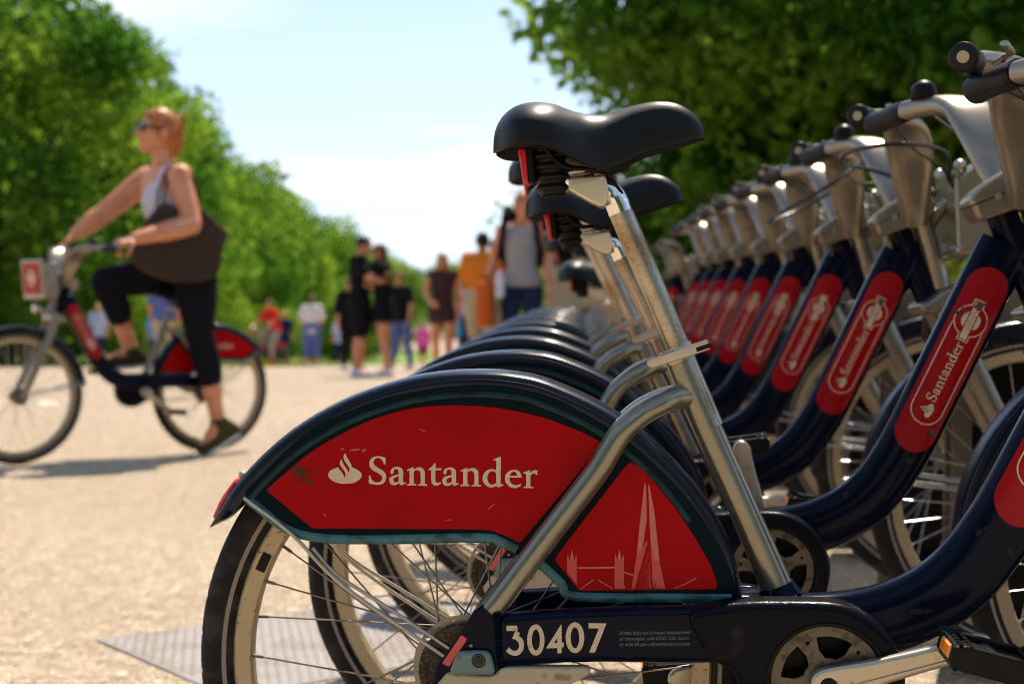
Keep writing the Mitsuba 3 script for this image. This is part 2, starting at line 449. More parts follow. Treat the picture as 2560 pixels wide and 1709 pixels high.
def tyre_line(c, n=96):
    out = []
    for s in (1, -1):
        m = lathe([(0.2917, s * 0.01885), (0.2942, s * 0.0203), (0.2966, s * 0.0211)], n, 'y')
        if m.face_normals[:, 1].mean() * s < 0:
            m.invert()
        out.append(m)
    m = cat(out)
    m.apply_translation(c)
    return m


def rim(c, n=96):
    m = lathe([(0.262, 0.006), (0.2645, 0.0105), (0.2820, 0.0135), (0.2845, 0.0120), (0.2845, -0.0120), (0.2820, -0.0135), (0.2645, -0.0105), (0.262, -0.006)], n, 'y', closed=True)
    m.apply_translation(c)
    return m


def spokes(c, flange, lat, count=36, thick=0.0011, n=6):
    """(spoke, nipple) meshes of a tangentially laced wheel."""
    out = []
    for i in range(count):
        side = 1 if i % 2 else -1
        a = 2 * np.pi * i / count
        h = a + (1 if (i // 2) % 2 else -1) * 1.16
        p0 = c + (flange * math.cos(h), side * lat, flange * math.sin(h))
        p1 = c + (0.263 * math.cos(a), side * 0.004, 0.263 * math.sin(a))
        d = unit(p0 - p1)
        out.append((rod(p0, p1, thick, n=n), rod(p1 - d * 0.001, p1 + d * 0.013, 0.0021, n=8)))
    return out


def disc_polygon(r0, r1, n=64):
    return Point(0, 0).buffer(r1, n).difference(Point(0, 0).buffer(r0, n // 2))


def put(poly, c):
    return aff.translate(poly, c[0], c[2])


FENDER_OUT = [(-0.3133, 0.482), (-0.299, 0.5065), (-0.2815, 0.5324), (-0.243, 0.574), (-0.1984, 0.6093), (-0.1400, 0.641), (-0.0773, 0.6620), (-0.0300, 0.6705), (0.0169, 0.6728), (0.0560, 0.6700), (0.0951, 0.6612), (0.1581, 0.6330), (0.2092, 0.5975), (0.267, 0.5380), (0.3065, 0.4690), (0.3212, 0.4036)]
GUARD = [(-0.2640, 0.5270, 1), (-0.2516, 0.5184), (-0.1833, 0.4700, 1), (0.0113, 0.4726), (0.0389, 0.4690), (0.0584, 0.4600), (0.0720, 0.4530, 1), (0.0914, 0.4430), (0.1060, 0.4260), (0.1224, 0.4065, 1), (0.2313, 0.4075), (0.3180, 0.4085, 1), (0.2970, 0.4640), (0.2560, 0.5270), (0.1990, 0.5830), (0.1490, 0.6170), (0.0900, 0.6450), (0.0160, 0.6560), (-0.0773, 0.6440), (-0.1400, 0.6230), (-0.1930, 0.5950)]
PANEL_R = [(-0.2362, 0.5312, 1), (-0.1853, 0.5741), (-0.1476, 0.5969), (-0.1101, 0.6146), (-0.0724, 0.6262), (-0.0475, 0.6304), (-0.0105, 0.6325), (0.0264, 0.6309), (0.0528, 0.6274), (0.0890, 0.6194), (0.1125, 0.6113), (0.1365, 0.6018), (0.1576, 0.5914, 1), (0.1500, 0.5780), (0.0635, 0.4728, 1), (0.0510, 0.4795), (0.0337, 0.4858), (0.0090, 0.4882), (-0.1808, 0.4867, 1)]
PANEL_F = [(0.1920, 0.5692, 1), (0.2076, 0.5574), (0.2240, 0.5388), (0.2428, 0.5156), (0.2615, 0.4874), (0.2757, 0.4638), (0.2853, 0.4451), (0.2899, 0.4274), (0.2885, 0.4240, 1), (0.1321, 0.4193, 1), (0.1201, 0.4348), (0.1034, 0.4549, 1), (0.1177, 0.4755), (0.1508, 0.5190), (0.1838, 0.5622)]
DOWN = [(0.300, 0.3735), (0.345, 0.3725), (0.390, 0.3735), (0.436, 0.3765), (0.478, 0.3845), (0.515, 0.3985), (0.546, 0.4170), (0.574, 0.4420), (0.600, 0.4760), (0.627, 0.5200), (0.668, 0.5990), (0.697, 0.6550), (0.740, 0.7380), (0.776, 0.8060)]
TA, TB, TP = 0.0405, 0.0270, 2.6           # half depth, half width and roundness of the big tube


def wheel(prefix, c, rear, fine):
    """[(name, mesh, material, smooth)] of one wheel; prefix names the wheel."""
    o = [(prefix, tyre(c, fine), 'rubber', 40)]
    o.append((prefix + '__reflective_line', tyre_line(c), 'tyre_line', 60))
    o.append((prefix + '__rim', rim(c), 'rim', 30))
    if rear:
        hub = lathe([(0.006, -0.062), (0.008, -0.060), (0.012, -0.045), (0.030, -0.044), (0.0335, -0.036), (0.0335, -0.031), (0.026, -0.029), (0.024, 0.0), (0.026, 0.030), (0.036, 0.031), (0.036, 0.037), (0.044, 0.040), (0.044, 0.052), (0.012, 0.056), (0.008, 0.062)], 40, 'y', c)
        sp = spokes(c, 0.0325, 0.0335)
    else:
        hub = lathe([(0.006, -0.050), (0.010, -0.044), (0.030, -0.032), (0.030, -0.028), (0.020, -0.024), (0.020, 0.024), (0.030, 0.028), (0.030, 0.032), (0.040, 0.036), (0.040, 0.046), (0.010, 0.050)], 36, 'y', c)
        sp = spokes(c, 0.027, 0.030)
    if rear:
        a = np.radians(np.linspace(152.8, 157.6, 6))
        sec = Polygon([(c[0] + 0.2660 * math.cos(t), c[2] + 0.2660 * math.sin(t)) for t in a] + [(c[0] + 0.2775 * math.cos(t), c[2] + 0.2775 * math.sin(t)) for t in a[::-1]])
        o.append((prefix + '__rim_sticker', flat_print(sec, -0.0132, 0.0006), 'black_plastic', 0))
    o.append((prefix + '__hub', hub, 'alu_dirty', 30))
    m = 'spoke' if rear else 'spoke_bright'
    if fine:
        for s, nip in sp:
            o.append((prefix + '__spoke', cat(s, nip), m, 40))
    else:
        o.append((prefix + '__spokes', cat([s for s, _ in sp]), m, 40))
    if rear:
        rot = disc_polygon(0.0405, 0.0615)
        for k in range(18):
            s = LineString([(0.0465, -0.0045), (0.0555, 0.0045)]).buffer(0.0017, 6)
            rot = rot.difference(aff.rotate(s, k * 20, origin=(0, 0)))
        o.append((prefix + '__brake_disc', extrude_xz(put(rot, c), -0.0405, -0.0385), 'disc_steel', 25))
        cog = disc_polygon(0.008, 0.0455)
        for k in range(22):
            cog = cog.union(aff.rotate(Polygon([(0.044, -0.003), (0.050, -0.0012), (0.050, 0.0012), (0.044, 0.003)]), k * 360 / 22, origin=(0, 0)))
        o.append((prefix + '__sprocket', extrude_xz(put(cog, c), -0.0535, -0.0505), 'chain', 25))
    return o


def chain_mesh():
    """The roller chain: round the sprocket and along to the chainring inside the case."""
    pts = [(0.049 * math.cos(a), 0.327 + 0.049 * math.sin(a)) for a in np.linspace(math.radians(75), math.radians(285), 34)]
    path = LineString([(0.40, 0.391), (0.013, 0.374)] + pts + [(0.013, 0.280), (0.40, 0.275)])
    n = int(path.length / 0.0127)
    P_ = [np.array(path.interpolate(i * 0.0127).coords[0]) for i in range(n + 1)]
    out = []
    for i in range(n):
        a, b = P_[i], P_[i + 1]
        o = 0.0035 if i % 2 else 0.0022
        sh = LineString([a, b]).buffer(0.0040, 3)
        for y in (-0.052 - o, -0.052 + o):
            out.append(extrude_xz(sh, y - 0.0006, y + 0.0006))
        out.append(rod((a[0], -0.0562, a[1]), (a[0], -0.0478, a[1]), 0.0022, n=8))
    return cat(out)


def tube_point(s, h, off):
    """A point on the near face of the big tube's straight run: s metres up from its lower end, h across (to the front)."""
    a, b = np.array([0.627, 0.5200]), np.array([0.776, 0.8060])
    d = (b - a) / np.linalg.norm(b - a)
    q = np.array([d[1], -d[0]])
    h = np.asarray(h, float)
    y = -TB * np.maximum(1 - np.abs(h / TA) ** TP, 1e-4) ** (1 / TP) - off
    x = a[0] + d[0] * s + q[0] * h
    z = a[1] + d[1] * s + q[1] * h
    return np.stack([x, y, z], -1)


def tube_print(g, off, edge=0.006):
    ms = []
    for p in polys(g):
        v, f = tri(p)
        v3 = np.column_stack([v, np.zeros(len(v))])
        v3, f = trimesh.remesh.subdivide_to_size(v3, f, edge, max_iter=12)
        m = trimesh.Trimesh(tube_point(v3[:, 0], v3[:, 1], off), f, process=False)
        m.merge_vertices()
        if m.face_normals[:, 1].mean() > 0:
            m.invert()
        ms.append(m)
    return cat(ms)


L0, L1, LW = -0.021, 0.281, 0.0312          # the long sticker: ends and half width along the tube
_cap = lambda a, b, w: LineString([(a + w, 0), (b - w, 0)]).buffer(w, 16)
STICKER = _cap(L0, L1, LW)
_cc = Point(L0 + 0.2160, 0)
_bar = sbox(L0 + 0.1868, -0.0052, L0 + 0.2462, 0.0052)
_roundel_out = _cc.buffer(0.0240, 20).union(_bar.buffer(0.0028, join_style=2))
STICKER_LINE = _cap(L0 + 0.046, L0 + 0.222, 0.0240).union(_roundel_out)
STICKER_LINE = STICKER_LINE.boundary.buffer(0.00085, 4).intersection(STICKER)
STICKER_LINE = STICKER_LINE.union(_roundel_out.boundary.buffer(0.00080, 4))
ROUNDEL = _cc.buffer(0.0142, 20).difference(_bar.buffer(0.0020, join_style=2)).union(_bar)
_wk = 0.0965 / 421.0
_wt = lambda g, s0: aff.translate(aff.affine_transform(g, [_wk, 0, 0, -_wk, 0, 0]), s0, 0.0062)
STICKER_WORD = _wt(WORD, L0 + 0.0830)
_fx = aff.affine_transform(W_FLAME, [_wk * 1.15, 0, 0, -_wk * 1.15, 0, 0])
_fb = _fx.bounds
STICKER_FLAME = aff.translate(_fx, L0 + 0.0795 - _fb[2], 0.0092 - _fb[3])


def saddle_mesh():
    X = [0.0300, 0.0345, 0.0440, 0.0600, 0.0800, 0.1000, 0.1200, 0.1400, 0.1600, 0.1800, 0.2000, 0.2200, 0.2400, 0.2560, 0.2670, 0.2725, 0.2745]
    zt = [0.9430, 0.9570, 0.9700, 0.9800, 0.9832, 0.9812, 0.9740, 0.9695, 0.9705, 0.9762, 0.9812, 0.9842, 0.9822, 0.9745, 0.9640, 0.9560, 0.9490]
    zb = [0.9290, 0.9270, 0.9265, 0.9290, 0.9290, 0.9270, 0.9190, 0.9095, 0.9075, 0.9130, 0.9235, 0.9300, 0.9355, 0.9395, 0.9425, 0.9440, 0.9455]
    w = [0.018, 0.045, 0.070, 0.088, 0.094, 0.089, 0.077, 0.060, 0.047, 0.038, 0.0325, 0.0295, 0.027, 0.0235, 0.0175, 0.0105, 0.003]
    q = cr(np.stack([X, zt, zb, w], 1), 5)
    rows = []
    ph = np.linspace(0, np.pi / 2, 15)
    for x, a, b, h in q:
        y = h * np.sin(ph) ** 0.9
        z = b + (a - b) * np.cos(ph) ** 0.72
        lip = [(h * 0.985, b - 0.0035), (h * 0.90, b - 0.0045), (h * 0.82, b + 0.001), (h * 0.70, b + (a - b) * 0.35), (h * 0.3, b + (a - b) * 0.45), (0, b + (a - b) * 0.45)]
        half = list(zip(y, z)) + lip
        ring = half + [(-yy, zz) for yy, zz in half[-2:0:-1]]
        rows.append([(x, yy, zz) for yy, zz in ring])
    rows = np.array(rows)
    k, n = rows.shape[:2]
    v = rows.reshape(-1, 3)
    f = []
    for i in range(k - 1):
        for j in range(n):
            j2 = (j + 1) % n
            f += [(i * n + j, i * n + j2, (i + 1) * n + j2), (i * n + j, (i + 1) * n + j2, (i + 1) * n + j)]
    c0, c1 = len(v), len(v) + 1
    v = np.vstack([v, rows[0].mean(0)[None], rows[-1].mean(0)[None]])
    for j in range(n):
        f += [(c0, (j + 1) % n, j), (c1, (k - 1) * n + j, (k - 1) * n + (j + 1) % n)]
    m = trimesh.Trimesh(v, f, process=False)
    if m.volume < 0:
        m.invert()
    return m


def arm_mesh(s):
    """One arm of the cast handlebar: out of the stem, up, and back to the grip; s = 1 on the left."""
    p = cr([(0.794, 0.030 * s, 0.866), (0.793, 0.052 * s, 0.893), (0.786, 0.078 * s, 0.935), (0.777, 0.106 * s, 0.985), (0.764, 0.138 * s, 1.022), (0.742, 0.170 * s, 1.041), (0.712, 0.204 * s, 1.0465), (0.676, 0.240 * s, 1.044)], 6)
    wa = cr([(0.026, 0.018), (0.029, 0.017), (0.036, 0.015), (0.043, 0.0135), (0.042, 0.0145), (0.031, 0.0160), (0.0205, 0.0165), (0.0160, 0.0160)], 6)
    t = np.gradient(p, axis=0)
    side = np.cross(t, (1.0, 0, 0)) * 1.0
    return sweep(p, wa[:, 0], wa[:, 1], ref=side, n=18, pw=2.5)


def wavy(c0, c1, r0, r1, folds=6, n=28):
    """A pleated rubber sleeve between two points."""
    t = np.linspace(0, 1, folds * 8 + 1)
    ax = np.asarray(c0)[None] * (1 - t[:, None]) + np.asarray(c1)[None] * t[:, None]
    r = (r0 * (1 - t) + r1 * t) * (1 + 0.11 * np.sign(np.sin(t * folds * 2 * np.pi)) * np.abs(np.sin(t * folds * 2 * np.pi)) ** 0.6)
    return sweep(ax, r, ref=(0, 1, 0), n=n)


def skyline():
    """The pale print on the front panel: (light shapes, dim shapes)."""
    q = lambda pts: Polygon([(0.0920 + (x - 310) * 0.0002352, 0.4463 - (y - 1000) * 0.000239) for x, y in pts])
    line = lambda a, b, w: Polygon(LineString([a, b]).buffer(w, 2).exterior.coords)
    cvt = lambda g: aff.affine_transform(g, [0.0002352, 0, 0, -0.000239, 0.0920 - 310 * 0.0002352, 0.4463 + 1000 * 0.000239])
    light = [q([(798, 588), (806, 604), (810, 760), (790, 900), (762, 930), (776, 780)]), q([(816, 592), (823, 604), (846, 720), (872, 960), (846, 960), (826, 830)])]
    dim = [q([(762, 930), (790, 900), (812, 860), (812, 880), (748, 1106), (735, 1106)]), q([(826, 830), (846, 960), (872, 960), (903, 1106), (868, 1106), (838, 1040)])]
    for k in range(9):
        dim.append(cvt(line((832, 1104), (752 + k * 8.5, 1085 - k * 22), 0.8)))
    light.append(cvt(LineString([(838, 1040), (846, 1080), (866, 1104), (905, 1098), (950, 1090), (1000, 1068), (1050, 1040)]).buffer(2.2, 2)))
    for x0, x1, y0 in ((421, 469, 962), (654, 700, 955)):
        c = (x0 + x1) / 2
        dim.append(q([(x0, 1110), (x0, y0 + 8), (x0 + 6, y0), (x1 - 6, y0), (x1, y0 + 8), (x1, 1110)]))
        light += [q([(x0, y0 + 6), (x0 + 4, y0 - 28), (x0 + 9, y0 + 2)]), q([(x1, y0 + 6), (x1 - 4, y0 - 28), (x1 - 9, y0 + 2)]), q([(c - 9, y0), (c, y0 - 50), (c + 9, y0)])]
    light += [q([(470, 998), (652, 992), (652, 1000), (470, 1006)])]
    light += [cvt(line((487, 1104), (548, 1058), 2.2)), cvt(line((575, 1058), (643, 1098), 2.2)), cvt(line((702, 1020), (742, 1032), 3))]
    dim += [q([(700, 1080), (714, 1106), (700, 1106)])]
    clip = Polygon(outline(PANEL_F)).buffer(-0.002)
    return shapely.union_all(light).intersection(clip), shapely.union_all(dim).difference(shapely.union_all(light).buffer(1e-5)).intersection(clip)


def bike_parts(fine):
    """Lists of (name, mesh, material, smooth) for the rear (fixed), saddle (slides with the post), crank and front (turns) groups."""
    rear, sad, front = [], [], []
    # --- frame
    down = sweep(cr(XZ(DOWN), 4), TA, TB, n=36, pw=TP)
    rear.append(('frame', down, 'navy', 40))
    for s in (-1, 1):
        beam = slab(resample(outline([(0.043, 0.3975, 1), (0.1378, 0.4050), (0.2475, 0.4100), (0.345, 0.4110, 1), (0.345, 0.3500, 1), (0.2477, 0.3462), (0.1474, 0.3450), (0.043, 0.3385, 1)]), 0.004), s * 0.054, s * 0.082, 0.009)
        rear.append(('frame__chainstay', beam, 'navy', 40))
        do = slab(resample(outline([(0.0455, 0.3985, 1), (0.0245, 0.4085, 1), (0.0155, 0.4020, 1), (-0.0145, 0.3566), (-0.0310, 0.3328, 1), (-0.0345, 0.300), (-0.026, 0.270), (0.000, 0.262), (0.030, 0.280), (0.0455, 0.3200, 1)]), 0.003), s * 0.060, s * 0.0755, 0.003)
        rear.append(('frame__dropout', do, 'navy', 40))
    rear.append(('frame__bridge', cat(bxm(0.335, 0, 0.378, 0.10, 0.13, 0.062, 0.012)), 'navy', 40))
    rear.append(('frame__head_tube', sweep(XZ([(0.768, 0.860), (0.823, 0.714)]), 0.0235, 0.0225, n=24), 'navy', 40))
    z = np.linspace(0, 1, 60)
    rear.append(('frame__weld', sweep(np.stack([0.0405 + 0.006 * z, 0 * z - 0.0770, 0.400 - 0.062 * z], 1), 0.0048 + 0.0010 * np.sin(z * 88), 0.0048 + 0.0012 * np.sin(z * 88), n=10), 'navy', 50))
    st = cr([(0.3640, 0.4060), (0.3570, 0.4270), (0.3220, 0.5080), (0.2592, 0.6500), (0.2405, 0.6985)], 5)
    rr = np.interp(np.linspace(0, 1, len(st)), [0, 0.22, 0.5, 1], [0.0215, 0.0188, 0.0170, 0.0168])
    rear.append(('seat_tube', sweep(XZ(st), rr, n=28), 'silver_paint', 40))
    rear.append(('seat_tube__weld', sweep(XZ([(0.3590, 0.4230), (0.3640, 0.4090)]), [0.0205, 0.0262], [0.0205, 0.0245], n=28), 'navy', 50))
    for s in (-1, 1):
        yy = [-0.004, -0.016, -0.030, -0.042, -0.050, -0.053, -0.055, -0.0600, -0.0655]
        pts = [(0.2560, 0.6420), (0.2420, 0.6405), (0.2260, 0.6355), (0.2040, 0.6240), (0.1820, 0.6050), (0.1655, 0.5795), (0.1490, 0.5533), (0.0940, 0.4805), (0.0330, 0.3990)]
        p = cr([(a, -s * y, b) for (a, b), y in zip(pts, yy)], 6)
        rear.append(('seat_stay', sweep(p, 0.0140, n=24), 'silver_paint', 50))
    bead = np.array([(0.2435 + 0.0152 * math.cos(a) * 0.35, 0.0158 * math.sin(a), 0.6400 + 0.0152 * math.cos(a)) for a in np.linspace(0, 2 * np.pi, 80, endpoint=False)])
    rear.append(('seat_tube__weld', sweep(bead, 0.0026 + 0.0007 * np.sin(np.arange(80) * 1.9), ref=(1, 0, 0.3), n=8, closed=True), 'silver_paint', 50))
    # --- clamp with its lever
    ax = unit(np.array([-0.0765, 0, 0.184]))
    c = np.array([0.2440, 0, 0.6910])
    rear.append(('seat_clamp', sweep([c - ax * 0.0085, c + ax * 0.0085], 0.0200, 0.0195, n=28), 'steel', 40))
    lev = LineString([(0.2150, 0.6815), (0.2790, 0.7030)]).buffer(0.0061, 8)
    lev = lev.difference(aff.rotate(sbox(0.2800, 0.68, 0.30, 0.73), 18.6, origin=(0.2800, 0.7033)))
    rear.append(('seat_clamp__lever', slab(np.array(max(polys(lev), key=lambda g: g.area).exterior.coords)[:-1], -0.0285, -0.0222, 0.0016), 'steel', 22))
    rear.append(('seat_clamp__slot', flat_print(aff.rotate(sbox(0.2650, 0.6970, 0.2822, 0.7022), 18.6, origin=(0.2735, 0.6998)), -0.0284, 0.0005), 'black_plastic', 0))
    rear.append(('seat_clamp__pivot', rod((0.2735, -0.027, 0.7012), (0.2735, 0.022, 0.7012), 0.0025), 'black_plastic', 40))
    # --- rear mudguard, dress guards, signs
    fo = cr(FENDER_OUT, 6)
    t = np.gradient(fo, axis=0)
    nrm = np.stack([t[:, 1], -t[:, 0]], 1)
    nrm /= np.linalg.norm(nrm, axis=1, keepdims=True)
    L = np.linspace(0, 1, len(fo))
    hr = np.interp(L, [0, 0.05, 0.10, 1], [0.0006, 0.0075, 0.0105, 0.0105])
    hw = np.interp(L, [0, 0.05, 0.12, 0.9, 1], [0.012, 0.027, 0.0345, 0.0345, 0.033])
    mid = fo + nrm * hr[:, None]
    rear.append(('rear_mudguard', sweep(XZ(mid), hr, hw, n=28, pw=2.5), 'fender_navy', 40))
    for s in (1, -1):
        sk = [(a, s * 0.0345, b) for a, b in (fo + nrm * 0.0165)[8:-2]]
        rear.append(('rear_mudguard__lip', sweep(sk, 0.0065, 0.0028, n=12, pw=3), 'fender_navy', 40))
        g = slab(resample(outline(GUARD), 0.005), s * 0.0352, s * 0.0395, 0.001)
        key = 'dress_guard'
        rear.append((key, g, 'guard_teal', 30))
        for seg in (((-0.2560, 0.5175), (-0.1815, 0.4765), (0.0113, 0.4787), (0.0389, 0.4750), (0.0600, 0.4655)), ((0.0870, 0.4500), (0.1115, 0.4275), (0.1265, 0.4130), (0.2313, 0.4128), (0.3060, 0.4135))):
            q = cr([(a, s * 0.0400, b) for a, b in seg], 8)
            rear.append((key + '__flange', sweep(q, 0.0055, 0.0026, n=14, pw=3), 'guard_flange', 40))
        for nm, pl in (('large_sign', PANEL_R), ('small_sign', PANEL_F)):
            rear.append((nm, slab(resample(outline(pl), 0.004), s * 0.0397, s * 0.0411, 0.0005), 'sign_red', 20))
        q = cr([(a, s * 0.0398, b) for a, b in (fo + nrm * 0.0282)[12:-8:4]], 4)
        rear.append((key + '__flange', sweep(q, 0.0036, 0.0022, n=12, pw=3), 'guard_rim', 40))
    k = 0.1972 / 421.5
    wm = aff.translate(aff.scale(WORDMARK, k, k, origin=(0, 0)), -0.1134, 0.5388)
    rear.append(('large_sign__lettering', flat_print(wm, -0.04115), 'print_cream', 0))
    if fine:
        li, dm = skyline()
        for g in polys(li):
            rear.append(('small_sign__pale_print', flat_print(g, -0.04115), 'print_salmon', 0))
        for g in polys(dm):
            rear.append(('small_sign__dim_print', flat_print(g, -0.04115), 'print_salmon_dark', 0))
        rg = np.random.default_rng(3)
        blob = shapely.union_all([Point(-0.191 + rg.normal(0, 0.0050), 0.5510 + rg.normal(0, 0.0042)).buffer(rg.uniform(0.0008, 0.0034), 5) for _ in range(34)]).intersection(Polygon(outline(PANEL_R)).buffer(-0.002))
        rear.append(('large_sign__scuff', flat_print(blob, -0.04115, 0.0003), 'scuff', 0))
        for x, z, w, h, t in ((-0.1300, 0.5795, 0.007, 0.0011, 8), (-0.1190, 0.5790, 0.0028, 0.0016, 30), (-0.1445, 0.5800, 0.0026, 0.0012, -10), (-0.1660, 0.5030, 0.0009, 0.0026, 24), (0.0300, 0.5150, 0.0060, 0.0007, 40), (-0.0500, 0.6030, 0.0045, 0.0007, -25), (-0.0200, 0.4990, 0.0040, 0.0006, 12)):
            rear.append(('large_sign__scratch', flat_print(aff.translate(aff.rotate(aff.scale(Point(0, 0).buffer(1, 3), w, h), t, origin=(0, 0)), x, z), -0.04115, 0.0003), 'scratch', 0))
    q = sweep(XZ([(-0.2790, 0.5375), (-0.2880, 0.5245), (-0.2975, 0.5100), (-0.3070, 0.4935)]), [0.0035, 0.0042, 0.0042, 0.003], [0.019, 0.024, 0.021, 0.014], n=18, pw=3)
    rear.append(('rear_mudguard__reflector', q, 'red_lens', 40))
    rear.append(('rear_mudguard__screw', ball((-0.2745, -0.004, 0.5440), 0.0050, 2), 'steel', 60))
    for s in (-1, 1):                                        # mudguard stays
        rear.append(('rear_mudguard__stay', sweep(cr([(-0.262, s * 0.043, 0.5220), (-0.205, s * 0.046, 0.4810), (-0.140, s * 0.053, 0.4210), (-0.012, s * 0.0585, 0.3370)], 6), 0.0024, n=8), 'steel', 60))
        rear.append(('rear_mudguard__stay', sweep(cr([(-0.180, s * 0.043, 0.4640), (-0.150, s * 0.049, 0.4345), (-0.090, s * 0.052, 0.3980), (-0.005, s * 0.0565, 0.3450)], 6), 0.0022, n=8), 'steel', 60))
    # --- axle end, reflector strip, stand
    rear.append(('frame__red_strip', slab(resample(outline([(-0.0225, 0.3400, 1), (0.0000, 0.3735, 1), (0.0070, 0.3685, 1), (-0.0140, 0.3360, 1)]), 0.003), -0.0752, -0.0770, 0.0006), 'red_lens', 30))
    rear.append(('bracket', slab(resample(outline([(-0.014, 0.3290, 1), (-0.005, 0.3510), (0.000, 0.3555), (0.029, 0.3565), (0.035, 0.3510), (0.040, 0.3300, 1)]), 0.003), -0.0750, -0.0885, 0.004), 'mint', 40))
    rear.append(('bracket__bolt', cat(lathe([(0.0001, -0.0915), (0.0050, -0.0915), (0.0056, -0.0905), (0.0056, -0.087)], 24, 'y', (0.0213, 0, 0.3470)), lathe([(0.0065, -0.0890), (0.0080, -0.0895), (0.0080, -0.088)], 24, 'y', (0.0213, 0, 0.3470))), 'chain', 30))
    rear.append(('frame__rivet', ball((0.011, -0.0755, 0.3605), 0.0023, 1), 'steel', 60))
    rear.append(('kick_stand', slab(resample(outline([(-0.031, 0.3120, 1), (-0.016, 0.3305, 1), (0.034, 0.3285), (0.045, 0.3365), (0.060, 0.3385), (0.146, 0.3405, 1), (0.1475, 0.3330, 1), (0.120, 0.3185), (0.060, 0.2960), (0.030, 0.2500), (0.000, 0.2550), (-0.020, 0.2850)]), 0.004), -0.0640, -0.0840, 0.004), 'stand_cream', 40))
    if fine:
        num = aff.translate(aff.affine_transform(shapely.union_all(DIGITS), [5.78e-5, 0, 0, 6.05e-5, 0, 0]), 0.0517, 0.3518)
        rear.append(('frame__number', flat_print(num, -0.0821), 'print_cream', 0))
        for i, tx in enumerate(('If this bicycle is found abandoned', 'or damaged, call 0343 222 6666', 'or visit tfl.gov.uk/santandercycles')):
            rear.append(('frame__notice', small_text(tx, 0.0036, -0.0821, 0.1800, 0.3785 - i * 0.0064, 0.035), 'print_grey', 0))
    # --- chain case, chain, chainring
    case = slab(resample(outline([(0.2500, 0.4085, 1), (0.2590, 0.3930), (0.2798, 0.3557), (0.3026, 0.3447), (0.3120, 0.3268), (0.3230, 0.2870), (0.3600, 0.2560), (0.4090, 0.2450), (0.4560, 0.2600), (0.4850, 0.2930), (0.4945, 0.3330), (0.4876, 0.3663), (0.4700, 0.3930), (0.4459, 0.4110), (0.4189, 0.4205), (0.3700, 0.4215), (0.3100, 0.4190)]), 0.004), -0.0500, -0.0960, 0.010, 4)
    hole = extrude_xz(put(Point(0, 0).buffer(0.0640, 48), BB), -0.20, -0.0640)
    hole.fix_normals()
    rear.append(('chain_case', from_manifold(to_manifold(case) - to_manifold(hole)), 'case_plastic', 35))
    rear.append(('chain_case__rim', lathe([(0.0625, -0.0955), (0.0640, -0.0985), (0.0665, -0.0985), (0.0680, -0.0955)], 72, 'y', BB * (1, 0, 1)), 'black_plastic', 40))
    rear.append(('chain', chain_mesh(), 'chain', 30))
    ring = disc_polygon(0.0505, 0.0612)
    arms = shapely.union_all([aff.rotate(Polygon([(0, -0.015), (0.035, -0.0075), (0.056, -0.013), (0.056, 0.013), (0.035, 0.0075), (0, 0.015)]), a, origin=(0, 0)) for a in (28, 100, 172, 244, 316)])
    ring = ring.union(arms).union(Point(0, 0).buffer(0.026, 24)).buffer(-0.0018).buffer(0.0018)
    for a in (28, 100, 172, 244, 316):
        ring = ring.difference(Point(0.0475 * math.cos(math.radians(a)), 0.0475 * math.sin(math.radians(a))).buffer(0.0021, 8))
    crank = [('chainring', extrude_xz(put(ring, (0, 0, 0)), -0.0905, -0.0865), 'alu_dirty', 25)]
    for s, ang in ((-1, 0.0), (1, math.pi)):
        end = 0.167 * math.cos(ang)
        sg = 1 if end > 0 else -1
        o = [(-0.020 * sg, 0.0, 0), (-0.013 * sg, 0.0155), (0.004 * sg, 0.0195), (0.050 * sg, 0.0150), (0.110 * sg, 0.0125), (0.150 * sg, 0.0130), (0.167 * sg, 0.0145), (0.179 * sg, 0.0085), (0.1825 * sg, 0.0)]
        o = [q[:2] for q in o] + [(a, -b) for a, b in [q[:2] for q in o][-2:0:-1]]
        arm = slab(resample(outline(o), 0.003), s * 0.0965, s * 0.1115, 0.0045)
        slot = extrude_xz(LineString([(0.030 * sg, 0), (0.132 * sg, 0)]).buffer(0.0058, 8), min(s * 0.1085, s * 0.13), max(s * 0.1085, s * 0.13))
        slot.fix_normals()
        crank.append(('crank_arm', from_manifold(to_manifold(arm) - to_manifold(slot)), 'alu', 35))
        crank.append(('crank_arm__bolt', lathe([(0.0001, s * 0.1118), (0.0095, s * 0.1118), (0.0105, s * 0.1105), (0.0105, s * 0.107)], 24, 'y'), 'black_plastic', 40))
    sad_path = cr([(0.2840, 0.6060), (0.2157, 0.7678), (0.1778, 0.8560)], 4)
    sad.append(('seat_post', sweep(XZ(sad_path), 0.0143, n=28), 'post_metal', 50))
    sad.append(('seat_post__neck', sweep(cr(XZ([(0.1779, 0.8555), (0.1725, 0.8690), (0.1650, 0.8800), (0.1560, 0.8865), (0.1450, 0.8890)]), 5), [0.0146] * 8 + [0.0140] * 13, n=24), 'chrome', 60))
    sad.append(('seat_post__head', slab(outline([(0.1183, 0.8950, 1), (0.1600, 0.8985, 1), (0.1640, 0.8800), (0.1590, 0.8620), (0.1444, 0.8655), (0.1183, 0.8805, 1)]), -0.0215, 0.0215, 0.0025), 'plate_metal', 22))
    sad.append(('seat_post__clamp_plate', slab(np.array([(0.1180, 0.8985), (0.1180, 0.9020), (0.1610, 0.9095), (0.1610, 0.9058)]), -0.025, 0.025, 0.0008), 'plate_metal', 22))
    sad.append(('saddle', saddle_mesh(), 'saddle', 55))
    sad.append(('saddle__spring_sleeve', wavy((0.0930, 0.0, 0.9370), (0.0985, 0.0, 0.8750), 0.0225, 0.0165, 5), 'bellows', 70))
